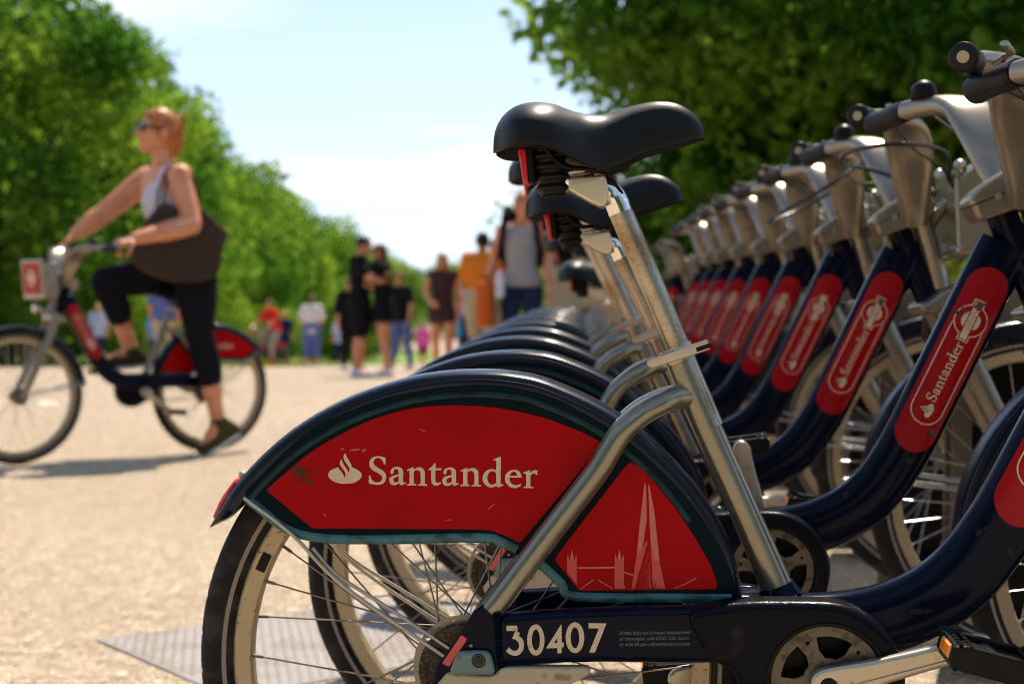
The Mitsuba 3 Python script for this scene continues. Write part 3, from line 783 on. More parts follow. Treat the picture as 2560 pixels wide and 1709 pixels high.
    for s in (-1, 1):
        sad.append(('saddle__rail', sweep(cr([(0.088, s * 0.020, 0.935), (0.110, s * 0.022, 0.910), (0.140, s * 0.022, 0.9045), (0.172, s * 0.020, 0.9085), (0.215, s * 0.012, 0.936)], 6), 0.0038, n=10), 'black_plastic', 60))
    lens = slab(resample(outline([(0.0585, 0.9300, 1), (0.0680, 0.9300, 1), (0.0715, 0.8880, 1), (0.0650, 0.8880, 1)]), 0.003), -0.020, 0.020, 0.002)
    sad.append(('rear_light', slab(resample(outline([(0.0682, 0.9330, 1), (0.0770, 0.9330, 1), (0.0790, 0.8895, 1), (0.0716, 0.8895, 1)]), 0.003), -0.019, 0.019, 0.002), 'black_plastic', 30))
    sad.append(('rear_light__lens', lens, 'red_lens', 30))
    # --- front end (turns about the steering axis)
    front += wheel('front_wheel', FH, False, False)
    an = np.radians(np.linspace(172, 38, 34))
    fm = np.stack([1.02 + 0.3335 * np.cos(an), 0 * an, 0.327 + 0.3335 * np.sin(an)], 1)
    front.append(('front_mudguard', sweep(fm, 0.0105, 0.034, n=22, pw=2.5), 'fender_navy', 40))
    for s in (-1, 1):
        front.append(('front_mudguard__stay', rod((0.690, s * 0.034, 0.392), (1.010, s * 0.048, 0.334), 0.0028, n=8), 'spoke_bright', 60))
        front.append(('front_mudguard__stay', rod((0.686, s * 0.034, 0.372), (1.010, s * 0.050, 0.322), 0.0028, n=8), 'spoke_bright', 60))
        front.append(('front_mudguard__skirt', sweep(np.stack([1.02 + 0.3195 * np.cos(an[:20]), 0 * an[:20] + s * 0.033, 0.327 + 0.3195 * np.sin(an[:20])], 1), 0.009, 0.0025, n=10, pw=3), 'fender_navy', 40))
        front.append(('fork__leg', sweep(cr([(0.836, s * 0.052, 0.715), (0.880, s * 0.058, 0.610), (0.950, s * 0.060, 0.455), (1.005, s * 0.060, 0.345), (1.022, s * 0.059, 0.318)], 5), [0.021] * 8 + [0.019] * 5 + [0.017] * 8, 0.0125, n=18), 'silver_cast', 50))
    front.append(('fork', sweep(XZ([(0.812, 0.882), (0.848, 0.738)]), 0.0195, 0.0260, n=24), 'silver_cast', 45))
    front.append(('fork__crown', slab(resample(outline([(0.773, 0.716, 1), (0.803, 0.7095), (0.845, 0.735), (0.866, 0.733, 1), (0.872, 0.700), (0.856, 0.6860), (0.808, 0.6880), (0.776, 0.6990, 1)]), 0.004), -0.068, 0.068, 0.009), 'silver_cast', 45))
    front.append(('stem', slab(resample(outline([(0.7140, 0.8730, 1), (0.7320, 0.8910), (0.7710, 0.9150), (0.8000, 0.9270), (0.8250, 0.9180), (0.8350, 0.8850), (0.8150, 0.8680), (0.7900, 0.8570), (0.7740, 0.8530), (0.7290, 0.8380, 1)]), 0.004), -0.037, 0.037, 0.007), 'silver_cast', 40))
    front.append(('stem__seam', slab(np.array([(0.7165, 0.8640), (0.7900, 0.8905), (0.7906, 0.8885), (0.7171, 0.8620)]), -0.0374, 0.0374, 0.0003), 'black_plastic', 0))
    for s in (-1, 1):
        front.append(('handlebar_arm', arm_mesh(s), 'silver_cast', 55))
        e0, e1 = np.array([0.678, s * 0.238, 1.044]), np.array([0.643, s * 0.338, 1.036])
        d = unit(e1 - e0)
        front.append(('handlebar_arm__ring', rod(e0 - d * 0.004, e0 + d * 0.010, 0.0185, n=20), 'black_plastic', 40))
        gp = [e0 + d * q for q in (0.010, 0.014, 0.040, 0.070, 0.098, 0.105, 0.108)]
        front.append(('grip', sweep(gp, [0.0175, 0.0190, 0.0180, 0.0182, 0.0205, 0.0195, 0.0150], n=22), 'grip', 60))
        front.append(('grip__end_plug', rod(e0 + d * 0.1075, e0 + d * 0.1098, 0.0080, n=18), 'stand_cream', 40))
        lv = cr([e0 + np.array([0.030, -0.010 * s, -0.004]), e0 + np.array([0.044, 0.010 * s, 0.006]), e0 + np.array([0.040, 0.045 * s, 0.004]), e0 + np.array([0.022, 0.085 * s, 0.010])], 6)
        front.append(('brake_lever', sweep(lv, 0.0065, 0.0038, ref=(0, 0, 1), n=10), 'steel', 60))
        front.append(('brake_hose', sweep(cr([e0 + (0.040, 0.008 * s, -0.002), (0.768, s * 0.190, 0.990), (0.838, s * 0.110, 0.955), (0.872, s * 0.045, 0.900), (0.862, s * 0.022, 0.830)], 8), 0.0026, ref=(0.3, 0.1, 1), n=7), 'cable', 70))
        front.append(('stem__bolt', rod((0.757, s * 0.0365, 0.876), (0.757, s * 0.0395, 0.876), 0.0055, n=12), 'steel', 30))
    front.append(('bell', cat(ball((0.704, 0.205, 1.072), 0.021, 2, (1, 1, 0.85)), lathe([(0.0001, 1.060), (0.023, 1.060), (0.0235, 1.066), (0.0001, 1.067)], 24, 'z', (0.704, 0.205, 0)), rod((0.702, 0.205, 1.035), (0.704, 0.205, 1.063), 0.006)), 'black_plastic', 45))
    # luggage carrier
    front.append(('carrier', cat(bxm(0.896, 0, 0.806, 0.080, 0.230, 0.018, 0.006), bxm(0.868, 0, 0.885, 0.012, 0.190, 0.150, 0.005)), 'silver_cast', 30))
    front.append(('carrier__front_plate', slab(np.array([(0.922, 0.798), (0.934, 0.798), (0.950, 0.988), (0.938, 0.988)]), -0.140, 0.140, 0.004), 'silver_cast', 30))
    for s in (-1, 1):
        front.append(('carrier__side_plate', slab(np.array([(0.860, 0.805), (0.928, 0.805), (0.942, 0.965), (0.915, 0.975), (0.860, 0.935)]), s * 0.108, s * 0.117, 0.003), 'silver_cast', 30))
    front.append(('carrier__sign', slab(np.array([(0.9375, 0.822), (0.9395, 0.822), (0.9515, 0.972), (0.9495, 0.972)]), -0.112, 0.112, 0.0006), 'sign_red', 30))
    em = cat([trimesh.creation.extrude_polygon(g, 0.0006, engine='earcut') for g in polys(aff.translate(aff.scale(ROUNDEL_FRONT, 1, 1), 0, 0))])
    v = np.array(em.vertices)
    front.append(('carrier__emblem', trimesh.Trimesh(np.stack([0.9397 + (v[:, 1] + 0.026) * 0.080 + v[:, 2] + 0.0004, v[:, 0], 0.846 + v[:, 1]], 1), em.faces, process=False), 'print_cream', 0))
    for s in (-1, 1):
        front.append(('carrier__knob', ball((0.873, s * 0.088, 0.966), 0.012, 2), 'steel', 60))
    front.append(('carrier__bracket', cat(rod((0.842, 0, 0.800), (0.880, 0, 0.812), 0.016), rod((0.830, 0, 0.860), (0.866, 0, 0.905), 0.012)), 'silver_cast', 40))
    front.append(('front_light', cat(lathe([(0.0001, 0.905), (0.020, 0.905), (0.024, 0.930), (0.0235, 0.936)], 24, 'x', (0, 0, 0.752)), rod((0.862, 0, 0.728), (0.908, 0, 0.748), 0.010)), 'steel', 40))
    front.append(('front_light__lens', ball((0.933, 0, 0.752), 0.0225, 2, (0.35, 1, 1)), 'white_lens', 60))
    return rear, sad, front, crank


ROUNDEL_FRONT = Point(0, 0.052).buffer(0.040, 20).difference(Point(0, 0.052).buffer(0.026, 20)).union(sbox(-0.056, 0.041, 0.056, 0.063))


def pedal_parts(s):
    """A pedal round its own spindle, at the origin, standing out along Y on side s."""
    y = lambda a: s * a
    o = Polygon([(-0.047, -0.010), (-0.047, 0.010), (-0.036, 0.0135), (0.036, 0.0135), (0.047, 0.010), (0.047, -0.010), (0.036, -0.0135), (-0.036, -0.0135)])
    body = [slab(np.array(o.exterior.coords)[:-1], y(0.018), y(0.030), 0.002), slab(np.array(o.exterior.coords)[:-1], y(0.092), y(0.106), 0.002)]
    for x in (-0.041, 0.041):
        body.append(bxm(x, y(0.062), 0, 0.010, 0.070, 0.024, 0.002))
    body.append(sweep([(0, y(0.004), 0), (0, y(0.100), 0)], 0.0105, ref=(0, 0, 1), n=14))
    grit = [bxm(x, y(l), z, 0.005, 0.006, 0.003, 0.001) for x in (-0.041, -0.030, 0.030, 0.041) for l in (0.022, 0.034, 0.048, 0.062, 0.076, 0.090, 0.102) for z in (0.0135, -0.0135)]
    pan = [bxm(0, y(0.062), 0.0, 0.076, 0.058, 0.014, 0.003)]
    amb = cat([bxm(x, y(0.062), 0, 0.006, 0.046, 0.015, 0.002) for x in (-0.0455, 0.0455)])
    return [('pedal', cat(body, pan), 'black_plastic', 30), ('pedal__tread', cat(grit), 'black_plastic', 30), ('pedal__reflector', amb, 'amber', 30)]
# ------------------------------------------------------------------ ground height
def gz(x, y):
    x, y = np.asarray(x, float), np.asarray(y, float)
    yy = np.maximum(y - 2.0, 0.0)
    a = np.minimum(yy, 24.4)
    z = -0.00085 * a ** 2 - 0.0415 * np.clip(yy - 24.4, 0, 140)
    w = np.clip((x + 1.2) / 1.0, 0, 1)
    w = w * w * (3 - 2 * w)
    v = 1 - np.clip((y - 9.0) / 12.0, 0, 1)
    a, b, c = np.clip((-x - 0.6) / 0.9, 0, 1), np.clip((y - 4.0) / 3.2, 0, 1), np.clip((y - 10.0) / 8.0, 0, 1)
    return z * (1 - w * v * v * (3 - 2 * v)) - 0.030 * a * a * (3 - 2 * a) * b * b * (3 - 2 * b) * (1 - c * c * (3 - 2 * c))


# ------------------------------------------------------------------ bicycles
class Pose:
    def __init__(s, x, y, z, yaw, pitch):
        a, b = math.radians(yaw), math.radians(pitch)
        X, Y, Z = np.array([math.cos(a), -math.sin(a), 0]), np.array([math.sin(a), math.cos(a), 0]), np.array([0, 0, 1.0])
        s.m = np.eye(4)
        s.m[:3, 0], s.m[:3, 1], s.m[:3, 2] = X * math.cos(b) + Z * math.sin(b), Y, Z * math.cos(b) - X * math.sin(b)
        s.m[:3, 3] = (x, y, z)


def shapes(lst):
    return [(n, mikit.ply(m, 'm_' + k, sm)) for n, m, k, sm in lst]


_far = bike_parts(False)
FAR = [shapes(g) for g in _far]
_rw_far = shapes(wheel('rear_wheel', RH, True, False))
_near = bike_parts(True)
NEAR = [shapes(g) for g in _near]
_rw_near = shapes(wheel('rear_wheel', RH, True, True))
PED = {s: shapes(pedal_parts(s)) for s in (-1, 1)}


def sticker_sheet(off):
    s = L0 + (L1 - L0) * (0.5 - 0.5 * np.cos(np.linspace(0.06, np.pi - 0.06, 44)))
    e = np.minimum(np.minimum(s - L0, L1 - s), LW)
    h = np.sqrt(np.maximum(LW ** 2 - (LW - e) ** 2, 1e-8))
    t = np.linspace(-1, 1, 11)
    S, Hh = np.broadcast_to(s[:, None], (44, 11)), h[:, None] * t[None]
    v = tube_point(S.ravel(), Hh.ravel(), off)
    i, j = np.meshgrid(np.arange(43), np.arange(10), indexing='ij')
    a = (i * 11 + j).ravel()
    f = np.vstack([np.stack([a, a + 1, a + 12], 1), np.stack([a, a + 12, a + 11], 1)])
    m = trimesh.Trimesh(v, f, process=False)
    if m.face_normals[:, 1].mean() > 0:
        m.invert()
    return m


STK = [('tube_sticker', sticker_sheet(0.0005), 'tube_red', 60), ('tube_sticker__line', tube_print(STICKER_LINE, 0.0009, 0.010), 'print_cream', 60),
       ('tube_sticker__roundel', tube_print(ROUNDEL, 0.0009, 0.008), 'print_cream', 60), ('tube_sticker__lettering', tube_print(STICKER_WORD, 0.0009, 0.010), 'print_cream', 60),
       ('tube_sticker__flame', tube_print(STICKER_FLAME, 0.0009, 0.010), 'print_cream', 60)]
_cy = meshkit.text_mesh('CYCLES', 0.0056, 0.0003)
_cv = np.array(_cy.vertices)
_cw = _cv[:, 0].max()
_cm = trimesh.Trimesh(tube_point(_cv[:, 0] - _cw / 2 + L0 + 0.2165, -(_cv[:, 1] - 0.0028), 0.0011 + 0.3 * np.clip(_cv[:, 2], 0, 0.001)), _cy.faces, process=False)
STK.append(('tube_sticker__word', _cm, 'sign_red', 0))
STICK = shapes(STK)


def _left(m, swap=False):
    return mirror(m)


def tube_left(g, off, edge=0.008):
    q = aff.affine_transform(g, [-1, 0, 0, 1, L0 + L1, 0])
    return mirror(tube_print(q, off, edge))


STICK_L = shapes([('tube_sticker', mirror(sticker_sheet(0.0005)), 'tube_red', 60), ('tube_sticker__line', tube_left(STICKER_LINE, 0.0009), 'print_cream', 60), ('tube_sticker__roundel', tube_left(ROUNDEL, 0.0009), 'print_cream', 60),
                  ('tube_sticker__lettering', tube_left(STICKER_WORD, 0.0009), 'print_cream', 60), ('tube_sticker__flame', tube_left(STICKER_FLAME, 0.0009), 'print_cream', 60)])
_k = 0.1972 / 421.5
_wl = aff.translate(aff.scale(WORDMARK, -_k, _k, origin=(0, 0)), 0.0838, 0.5388)
LEFT_WORD = shapes([('large_sign__lettering', mirror(flat_print(_wl, -0.04115)), 'print_cream', 0)])
rs = np.random.default_rng(5)
_blot = [shapely.union_all([Point(rs.normal(c, 0.0042), rs.normal(h, 0.003)).buffer(rs.uniform(0.0008, 0.0030), 4) for _ in range(13)]).intersection(STICKER) for c, h in ((L0 + 0.222, -0.021), (L0 + 0.244, 0.001), (L0 + 0.040, 0.022))]
BLOTS = shapes([('tube_sticker__worn_patch', tube_print(b, 0.0014, 0.01), 'scuff_dark', 60) for b in _blot])
LOOP = {}


def loop_shape(i):
    """A loose brake cable looping back from the handlebar."""
    if i not in LOOP:
        pts = {2: [(0.86, -0.05, 0.94), (0.83, -0.16, 0.985), (0.74, -0.235, 0.995), (0.655, -0.18, 0.992), (0.66, -0.06, 0.982), (0.75, 0.03, 0.968), (0.85, 0.03, 0.92)],
               3: [(0.80, -0.22, 1.02), (0.72, -0.26, 0.965), (0.62, -0.20, 0.915), (0.60, -0.07, 0.90), (0.68, 0.02, 0.93), (0.80, 0.02, 0.985), (0.90, -0.02, 0.97), (0.92, -0.04, 0.90)],
               0: [(0.70, -0.20, 1.03), (0.80, -0.14, 0.99), (0.90, -0.06, 0.95), (0.90, -0.02, 0.87), (0.86, 0.0, 0.78)]}[i]
        LOOP[i] = mikit.ply(sweep(cr(pts, 10), 0.0042, ref=(0.3, 0.1, 1), n=8), 'm_cable', 70)
    return LOOP[i]


def add_list(root, lst, m, last):
    for name, shape in lst:
        *head, tail = name.split('__')
        par = root if not head else last.get('__'.join(head), root + '__' + '__'.join(head))
        k = numbered(par + '__' + tail)
        scene[k] = {**shape, 'to_world': T4(m)}
        last[name] = k


STEER = (np.array([0.812, 0, 0.882]), unit(np.array([0.812 - 0.848, 0, 0.882 - 0.738])))


def bicycle(label, pose, ds=0.0, crank=0.0, steer=0.0, near=False, left=False, loop=0, blots=(), group='hire bicycles parked in the row'):
    root = thing('hire_bicycle', label, 'bicycle', group)
    rear, sad, front, ck = NEAR if near else FAR
    last = {}
    add_list(root, _rw_near if near else _rw_far, pose.m, last)
    add_list(root, rear, pose.m, last)
    add_list(root, STICK, pose.m, last)
    for b in blots:
        add_list(root, [BLOTS[b]], pose.m, last)
    if left:
        add_list(root, STICK_L, pose.m, last)
        add_list(root, LEFT_WORD, pose.m, last)
    ax = unit(np.array([-0.0765, 0, 0.184]))
    add_list(root, sad, pose.m @ mat(None, ax * ds), last)
    o, a = STEER
    rs_ = mat(None, o) @ trimesh.transformations.rotation_matrix(math.radians(steer), a) @ mat(None, -o)
    add_list(root, front, pose.m @ rs_, last)
    if loop is not None:
        add_list(root, [('brake_cable', loop_shape(loop))], pose.m @ rs_, last)
    ca = math.radians(crank)
    ry = np.array([[math.cos(ca), 0, -math.sin(ca)], [0, 1, 0], [math.sin(ca), 0, math.cos(ca)]])
    add_list(root, ck, pose.m @ mat(ry, BB), last)
    for s in (-1, 1):
        p = BB + ry @ np.array([0.167 * -s, 0, 0]) + (0, s * 0.104, 0)
        t = math.radians(-14 if s < 0 else 6)
        rp = np.array([[math.cos(t), 0, -math.sin(t)], [0, 1, 0], [math.sin(t), 0, math.cos(t)]])
        add_list(root, PED[s], pose.m @ mat(rp, p), last)
    return root


ROW = [  # hub x, hub y, z, yaw, pitch, saddle shift, crank, steer, loop, blots, label
    (-0.0499, 1.8500, -0.0009, 5.8, 0.0, 0.000, 16.4, 0.0, 0, (2,), 'nearest hire bicycle, its red rear sign and cream frame number facing the viewer'),
    (0.0080, 2.4680, 0.000, 7.5, 2.2, -0.050, 283, 4.4, 0, (0, 1, 2), 'second hire bicycle, worn dark patches across the roundel on its red frame sticker'),
    (0.0260, 3.1700, 0.004, 7.5, 2.2, 0.062, 2, 4.4, 2, (1,), 'third hire bicycle of the row, raised saddle and a black cable loop behind its handlebar'),
    (0.0520, 3.8600, 0.008, 7.5, 2.2, 0.020, 200, 4.0, 3, (), 'fourth hire bicycle of the row, with a wide drooping cable loop at its handlebar'),
    (0.0780, 4.5400, 0.012, 7.5, 2.2, -0.150, 80, 4.4, 0, (2,), 'fifth hire bicycle of the row, with its saddle set lowest of all'),
    (0.1040, 5.2200, 0.016, 7.5, 2.2, -0.040, 140, 5.0, 0, (), 'sixth hire bicycle from the front of the docked row'),
    (0.1300, 5.9000, 0.020, 7.5, 2.2, 0.010, 300, 4.0, 0, (), 'seventh hire bicycle from the front of the docked row'),
    (0.1600, 6.6000, 0.024, 7.5, 2.2, -0.060, 20, 4.4, 0, (), 'eighth hire bicycle from the front of the docked row'),
    (0.1950, 7.3000, 0.026, 7.5, 2.2, -0.030, 100, 8.0, 0, (), 'ninth hire bicycle, small and blurred far along the docked row'),
    (0.2300, 8.0500, 0.028, 7.5, 2.2, -0.080, 210, 4.4, 0, (), 'tenth hire bicycle, last before the gap in the docked row'),
    (0.3400, 10.300, 0.012, 7.5, 2.2, -0.050, 40, 4.0, 0, (), 'hire bicycle just beyond the gap, second to last of the docked row'),
    (0.3750, 11.000, 0.008, 7.5, 2.2, -0.070, 160, 4.4, 0, (), 'furthest hire bicycle, at the very end of the docked row'),
]


def build_row():
    for i, (x, y, z, yaw, pit, ds, ck, st, lp, bl, lab) in enumerate(ROW):
        bicycle(lab, Pose(x, y, z, yaw, pit), ds, ck, st, near=(i == 0), loop=lp, blots=bl)


# ------------------------------------------------------------------ docking posts
def dock_shapes():
    o = []
    body = slab(outline([(1.20, 0.02, 1), (1.20, 0.60), (1.175, 0.735), (1.14, 0.775, 1), (0.985, 0.745, 1), (0.960, 0.60), (0.955, 0.02, 1)]), -0.045, 0.045, 0.008)
    o.append(('post', body, 'dock_black', 30))
    for s in (-1, 1):
        fr = Polygon(outline([(1.215, 0.02, 1), (1.215, 0.60), (1.190, 0.745), (1.145, 0.792, 1), (0.975, 0.757, 1), (0.945, 0.60), (0.940, 0.02, 1)]))
        inner = Polygon([(0.972, 0.10), (1.182, 0.10), (1.170, 0.70), (0.985, 0.70)])
        m = extrude_xz(fr.difference(inner), s * 0.052 - 0.006, s * 0.052 + 0.006)
        o.append(('side_frame', m, 'dock_steel', 30))
    o.append(('lock_head', cat(bxm(0.935, 0, 0.690, 0.090, 0.070, 0.060, 0.008)), 'dock_black', 30))
    o.append(('status_panel', bxm(0.950, 0, 0.727, 0.075, 0.060, 0.010, 0.003), 'black_plastic', 30))
    return shapes(o)


def build_docks():
    dk = dock_shapes()
    spots = [(ROW[i][0], ROW[i][1], ROW[i][2], f'dark docking post beside the front wheel of the {w} bicycle') for i, w in enumerate(('nearest', 'second', 'third', 'fourth', 'fifth', 'sixth', 'seventh', 'eighth', 'ninth', 'tenth'))]
    spots += [(0.265, 8.8, 0.02, 'empty docking post, nearer of the two in the gap'), (0.30, 9.55, 0.015, 'empty docking post, farther of the two in the gap')]
    spots += [(ROW[10][0], ROW[10][1], 0.01, 'docking post of the bicycle just beyond the gap'), (ROW[11][0], ROW[11][1], 0.0, 'docking post of the furthest bicycle')]
    for x, y, z, lab in spots:
        root = thing('docking_post', lab, 'docking post', 'docking posts along the row')
        m = Pose(x, y, z, 7.5, 0).m @ mat(None, (-0.085, 0.150, -0.004))
        add_list(root, dk, m, {})
# ------------------------------------------------------------------ ground
def gravel_colour(p, n, uv):
    d1, d2, r = voronoi(p.x * 150, p.y * 150)
    e1, e2, q = voronoi(p.x * 62 + 7, p.y * 62)
    stone = mix((0.20, 0.137, 0.070), (0.64, 0.505, 0.335), r)
    stone = dr.select(q > 0.74, mix((0.76, 0.64, 0.49), (0.16, 0.09, 0.04), r), stone)
    stone = stone * (0.55 + 0.45 * smoothstep(0.02, 0.22, d2 - d1))
    mid = fbm(p.x * 38, p.y * 38, 0.0, 2)
    big = fbm(p.x * 0.8, p.y * 0.8, 0.0, 3)
    return stone * (0.84 + 0.32 * smoothstep(0.25, 0.75, mid)) * mix((0.97, 0.96, 0.95), (1.03, 1.03, 1.03), smoothstep(0.35, 0.65, big))


def gravel_height(p, n, uv):
    d1, d2, r = voronoi(p.x * 150, p.y * 150)
    return smoothstep(0.0, 0.5, d2 - d1) * (0.4 + 0.6 * r)


M['gravel'] = bumped(pr(proc(gravel_colour), 0.62, specular=0.4), gravel_height, 0.0016, 4e-4)
M['lawn'] = pr(proc(lambda p, n, uv: mix((0.10, 0.19, 0.018), (0.19, 0.27, 0.04), fbm(p.x * 2.2, p.y * 2.2, 0.0, 4))), 0.8, specular=0.2)
M['tread'] = spotted((0.26, 0.24, 0.23), (0.22, 0.19, 0.16), 14, 0.45, 0.7, 0.7, 0.0)
M['bark'] = spotted((0.075, 0.055, 0.040), (0.15, 0.13, 0.10), 7, 0.45, 0.65, 0.9)
M['brown_wood'] = spotted((0.20, 0.10, 0.035), (0.13, 0.065, 0.025), 12, 0.4, 0.7, 0.75)


def leaf_bsdf(a, b, f):
    return {'type': 'principledthin', 'base_color': proc(lambda p, n, uv: mix(a, b, smoothstep(0.3, 0.7, fbm(p.x * f, p.y * f, p.z * f, 2)))), 'roughness': 0.42, 'spec_trans': 0.0, 'diff_trans': 1.1, 'eta': 1.45}


M['leaf'] = leaf_bsdf((0.055, 0.165, 0.018), (0.235, 0.370, 0.038), 0.45)
M['leaf_pale'] = leaf_bsdf((0.17, 0.24, 0.035), (0.27, 0.30, 0.05), 0.8)


def build_ground():
    xs = np.unique(np.concatenate([np.linspace(-4, 6, 51), np.linspace(-30, 30, 61), np.linspace(-120, 120, 49), np.linspace(-700, 700, 29)]).round(3))
    ys = np.unique(np.concatenate([np.linspace(-3, 12, 61), np.linspace(12, 60, 49), np.linspace(60, 240, 46), np.linspace(-300, -3, 16), np.linspace(240, 1400, 25)]).round(3))
    X, Y = np.meshgrid(xs, ys)
    v = np.stack([X, Y, gz(X, Y)], -1).reshape(-1, 3)
    n = len(xs)
    i, j = np.meshgrid(np.arange(len(ys) - 1), np.arange(n - 1), indexing='ij')
    q = np.stack([i * n + j, i * n + j + 1, (i + 1) * n + j + 1, (i + 1) * n + j], -1).reshape(-1, 4)
    structure('ground', mikit.ply((v, q), 'm_gravel', True))
    labels['ground']['label'] = 'pale tan gravel path crossing the park'
    # grass beyond the path
    def sheet(poly, lift, step=2.0):
        vv, ff = tri(poly)
        v3 = np.column_stack([vv, np.zeros(len(vv))])
        v3, ff = trimesh.remesh.subdivide_to_size(v3, ff, step, max_iter=12)
        v3[:, 2] = gz(v3[:, 0], v3[:, 1]) + lift
        m = trimesh.Trimesh(v3, ff, process=True)
        if m.face_normals[:, 2].mean() < 0:
            m.invert()
        return m
    structure('lawn', mikit.ply(sheet(Polygon([(-90, 43), (-30, 42.5), (-12, 43.5), (-6.5, 45), (-5.5, 60), (-7, 120), (-9, 200), (-90, 200)]), 0.03, 4.0), 'm_lawn', True))
    labels['lawn']['label'] = 'strip of sunlit grass beyond the path'
    structure('lawn', mikit.ply(sheet(Polygon([(3.0, 7.0), (60, 7.0), (60, 120), (8, 120), (3.0, 30)]), 0.02, 3.0), 'm_lawn', True))
    labels['lawn_001']['label'] = 'grass behind the docked bicycles'
    rg = np.random.default_rng(8)
    k = 9000
    bx, by = rg.uniform(-32, -5.5, k), 42.6 + rg.gamma(1.5, 1.6, k)
    k2 = 14000
    bx, by = np.concatenate([bx, rg.uniform(3.0, 11, k2)]), np.concatenate([by, rg.uniform(7, 18, k2)])
    hh = rg.uniform(0.06, 0.17, len(bx))
    base = np.stack([bx, by, gz(bx, by) + 0.02], 1)
    a = rg.uniform(0, 2 * np.pi, len(bx))
    side = np.stack([np.cos(a), np.sin(a), 0 * a], 1) * (0.012 + 0.02 * (by > 30))[:, None]
    tip = base + np.stack([rg.normal(0, 0.04, len(bx)), rg.normal(0, 0.04, len(bx)), hh], 1)
    v = np.stack([base - side, base + side, tip], 1).reshape(-1, 3)
    g = thing('grass_blades', 'tufts of sunlit grass at the path edges', 'grass', kind='stuff')
    scene[g] = mikit.ply((v, np.arange(len(v)).reshape(-1, 3)), 'm_leaf_pale')
    # the studded steel cover let into the path
    root = thing('ground_cover', 'grey studded metal cover let into the gravel behind the nearest rear wheel', 'manhole cover')
    c0 = np.array([-0.915, 3.425])
    u, w = unit(np.array([0.80, 0.615])), unit(np.array([0.77, -0.64]))
    Lu, Lw = 0.86, 0.62
    mm = np.eye(4)
    mm[:3, 3] = (c0[0], c0[1], -0.002)
    th = math.atan2(u[1], u[0])
    mm[:3, :3] = rotz(th)
    part(root, 'plate', mikit.ply(bxm(Lu / 2, -Lw / 2, 0.0, Lu, Lw, 0.012, 0.003), 'm_tread'), to=mm)
    st = []
    one = lathe([(0.0001, 0.0026), (0.004, 0.0023), (0.0078, 0.0)], 8, 'z')
    for i in range(36):
        for j in range(26):
            x, y = 0.02 + i * 0.0235, -(0.02 + j * 0.0232)
            st.append(one.copy().apply_translation((x + (j % 2) * 0.011, y, 0.006)))
    part(root, 'studs', mikit.ply(cat(st), 'm_tread', 40), kind='stuff', to=mm)


# ------------------------------------------------------------------ trees
def leaves(centres, radii, per, size, rg, flat=0.75):
    """Leaf quads scattered through clumps: (vertices, triangles)."""
    n = len(centres) * per
    c = np.repeat(centres, per, 0)
    r = np.repeat(radii, per)
    d = rg.normal(size=(n, 3))
    d /= np.linalg.norm(d, axis=1, keepdims=True)
    p = c + d * (r * rg.uniform(0.15, 1, n) ** 0.5)[:, None] * (1, 1, flat)
    nr = rg.normal(size=(n, 3)) * 0.8 + d * 0.5 + (0, 0, 0.55)
    nr /= np.linalg.norm(nr, axis=1, keepdims=True)
    t = np.cross(nr, rg.normal(size=(n, 3)))
    t /= np.linalg.norm(t, axis=1, keepdims=True)
    b = np.cross(nr, t)
    s = size * rg.uniform(0.65, 1.35, n)[:, None]
    droop = nr * s * 0.12
    v = np.stack([p - t * s * 0.5 - droop, p + b * s * 0.30, p + t * s * 0.5 - droop, p - b * s * 0.30], 1).reshape(-1, 3)
    k = np.arange(n)[:, None] * 4
    return v, np.vstack([k + [0, 1, 2], k + [0, 2, 3]])


def tree_shape(seed, height, rad, base, clumps, per, size, fill=0.35, big=1.0, low=None):
    """(wood mesh, leaf mesh) of one broad-leaved tree standing at the origin."""
    rg = np.random.default_rng(seed)
    mid = np.array([0, 0, (base + height) / 2])
    half = (height - base) / 2
    d = rg.normal(size=(clumps, 3))
    d /= np.linalg.norm(d, axis=1, keepdims=True)
    lump = 0.80 + 0.36 * meshkit.fbm(d * 1.7 + seed, 3, seed)
    u = np.where(rg.random(clumps) < fill, rg.uniform(0.25, 0.8, clumps), rg.uniform(0.82, 1.04, clumps)) * lump
    if low:                                              # a crown whose underside is flatter than its top
        mid = np.array([0, 0, base + low])
        d[:, 2] = np.where(d[:, 2] > 0, d[:, 2] * (height - base - low) / half, d[:, 2] * low / half)
    c = mid + d * u[:, None] * (rad, rad, half)
    r = (rg.uniform(0.10, 0.20, clumps) * rad + 0.25) * big
    v, f = leaves(c, r, per, size, rg)
    trunk_top = np.array([rg.normal(0, 0.2), rg.normal(0, 0.2), base + half * 0.9])
    tr = cr([(0, 0, -0.3), (0.03, 0.02, base * 0.5), (0.05, -0.03, base + half * 0.3), trunk_top], 4)
    t0 = 0.026 * height
    wood = [sweep(tr, np.linspace(t0, t0 * 0.45, len(tr)), ref=(1, 0, 0), n=9)]
    for i in rg.choice(clumps, min(14, clumps), replace=False):
        a = tr[int(len(tr) * rg.uniform(0.35, 0.99))]
        e = c[i]
        m = (a + e) / 2 + (0, 0, -0.05 * np.linalg.norm(e - a))
        wood.append(sweep(cr([a, m, e], 3), np.linspace(t0 * 0.34, t0 * 0.07, 7), ref=(1, 0.2, 0.1), n=6))
    return cat(wood), (v, f)


def tree_group(name, *args, leaf='leaf'):
    w, (v, f) = tree_shape(*args)
    scene[name + '_leaf'] = {'type': 'shapegroup', 'crown': mikit.ply((v, f), 'm_' + leaf)}
    return {'wood': mikit.ply(w, 'm_bark', 50), 'leaf': name + '_leaf'}


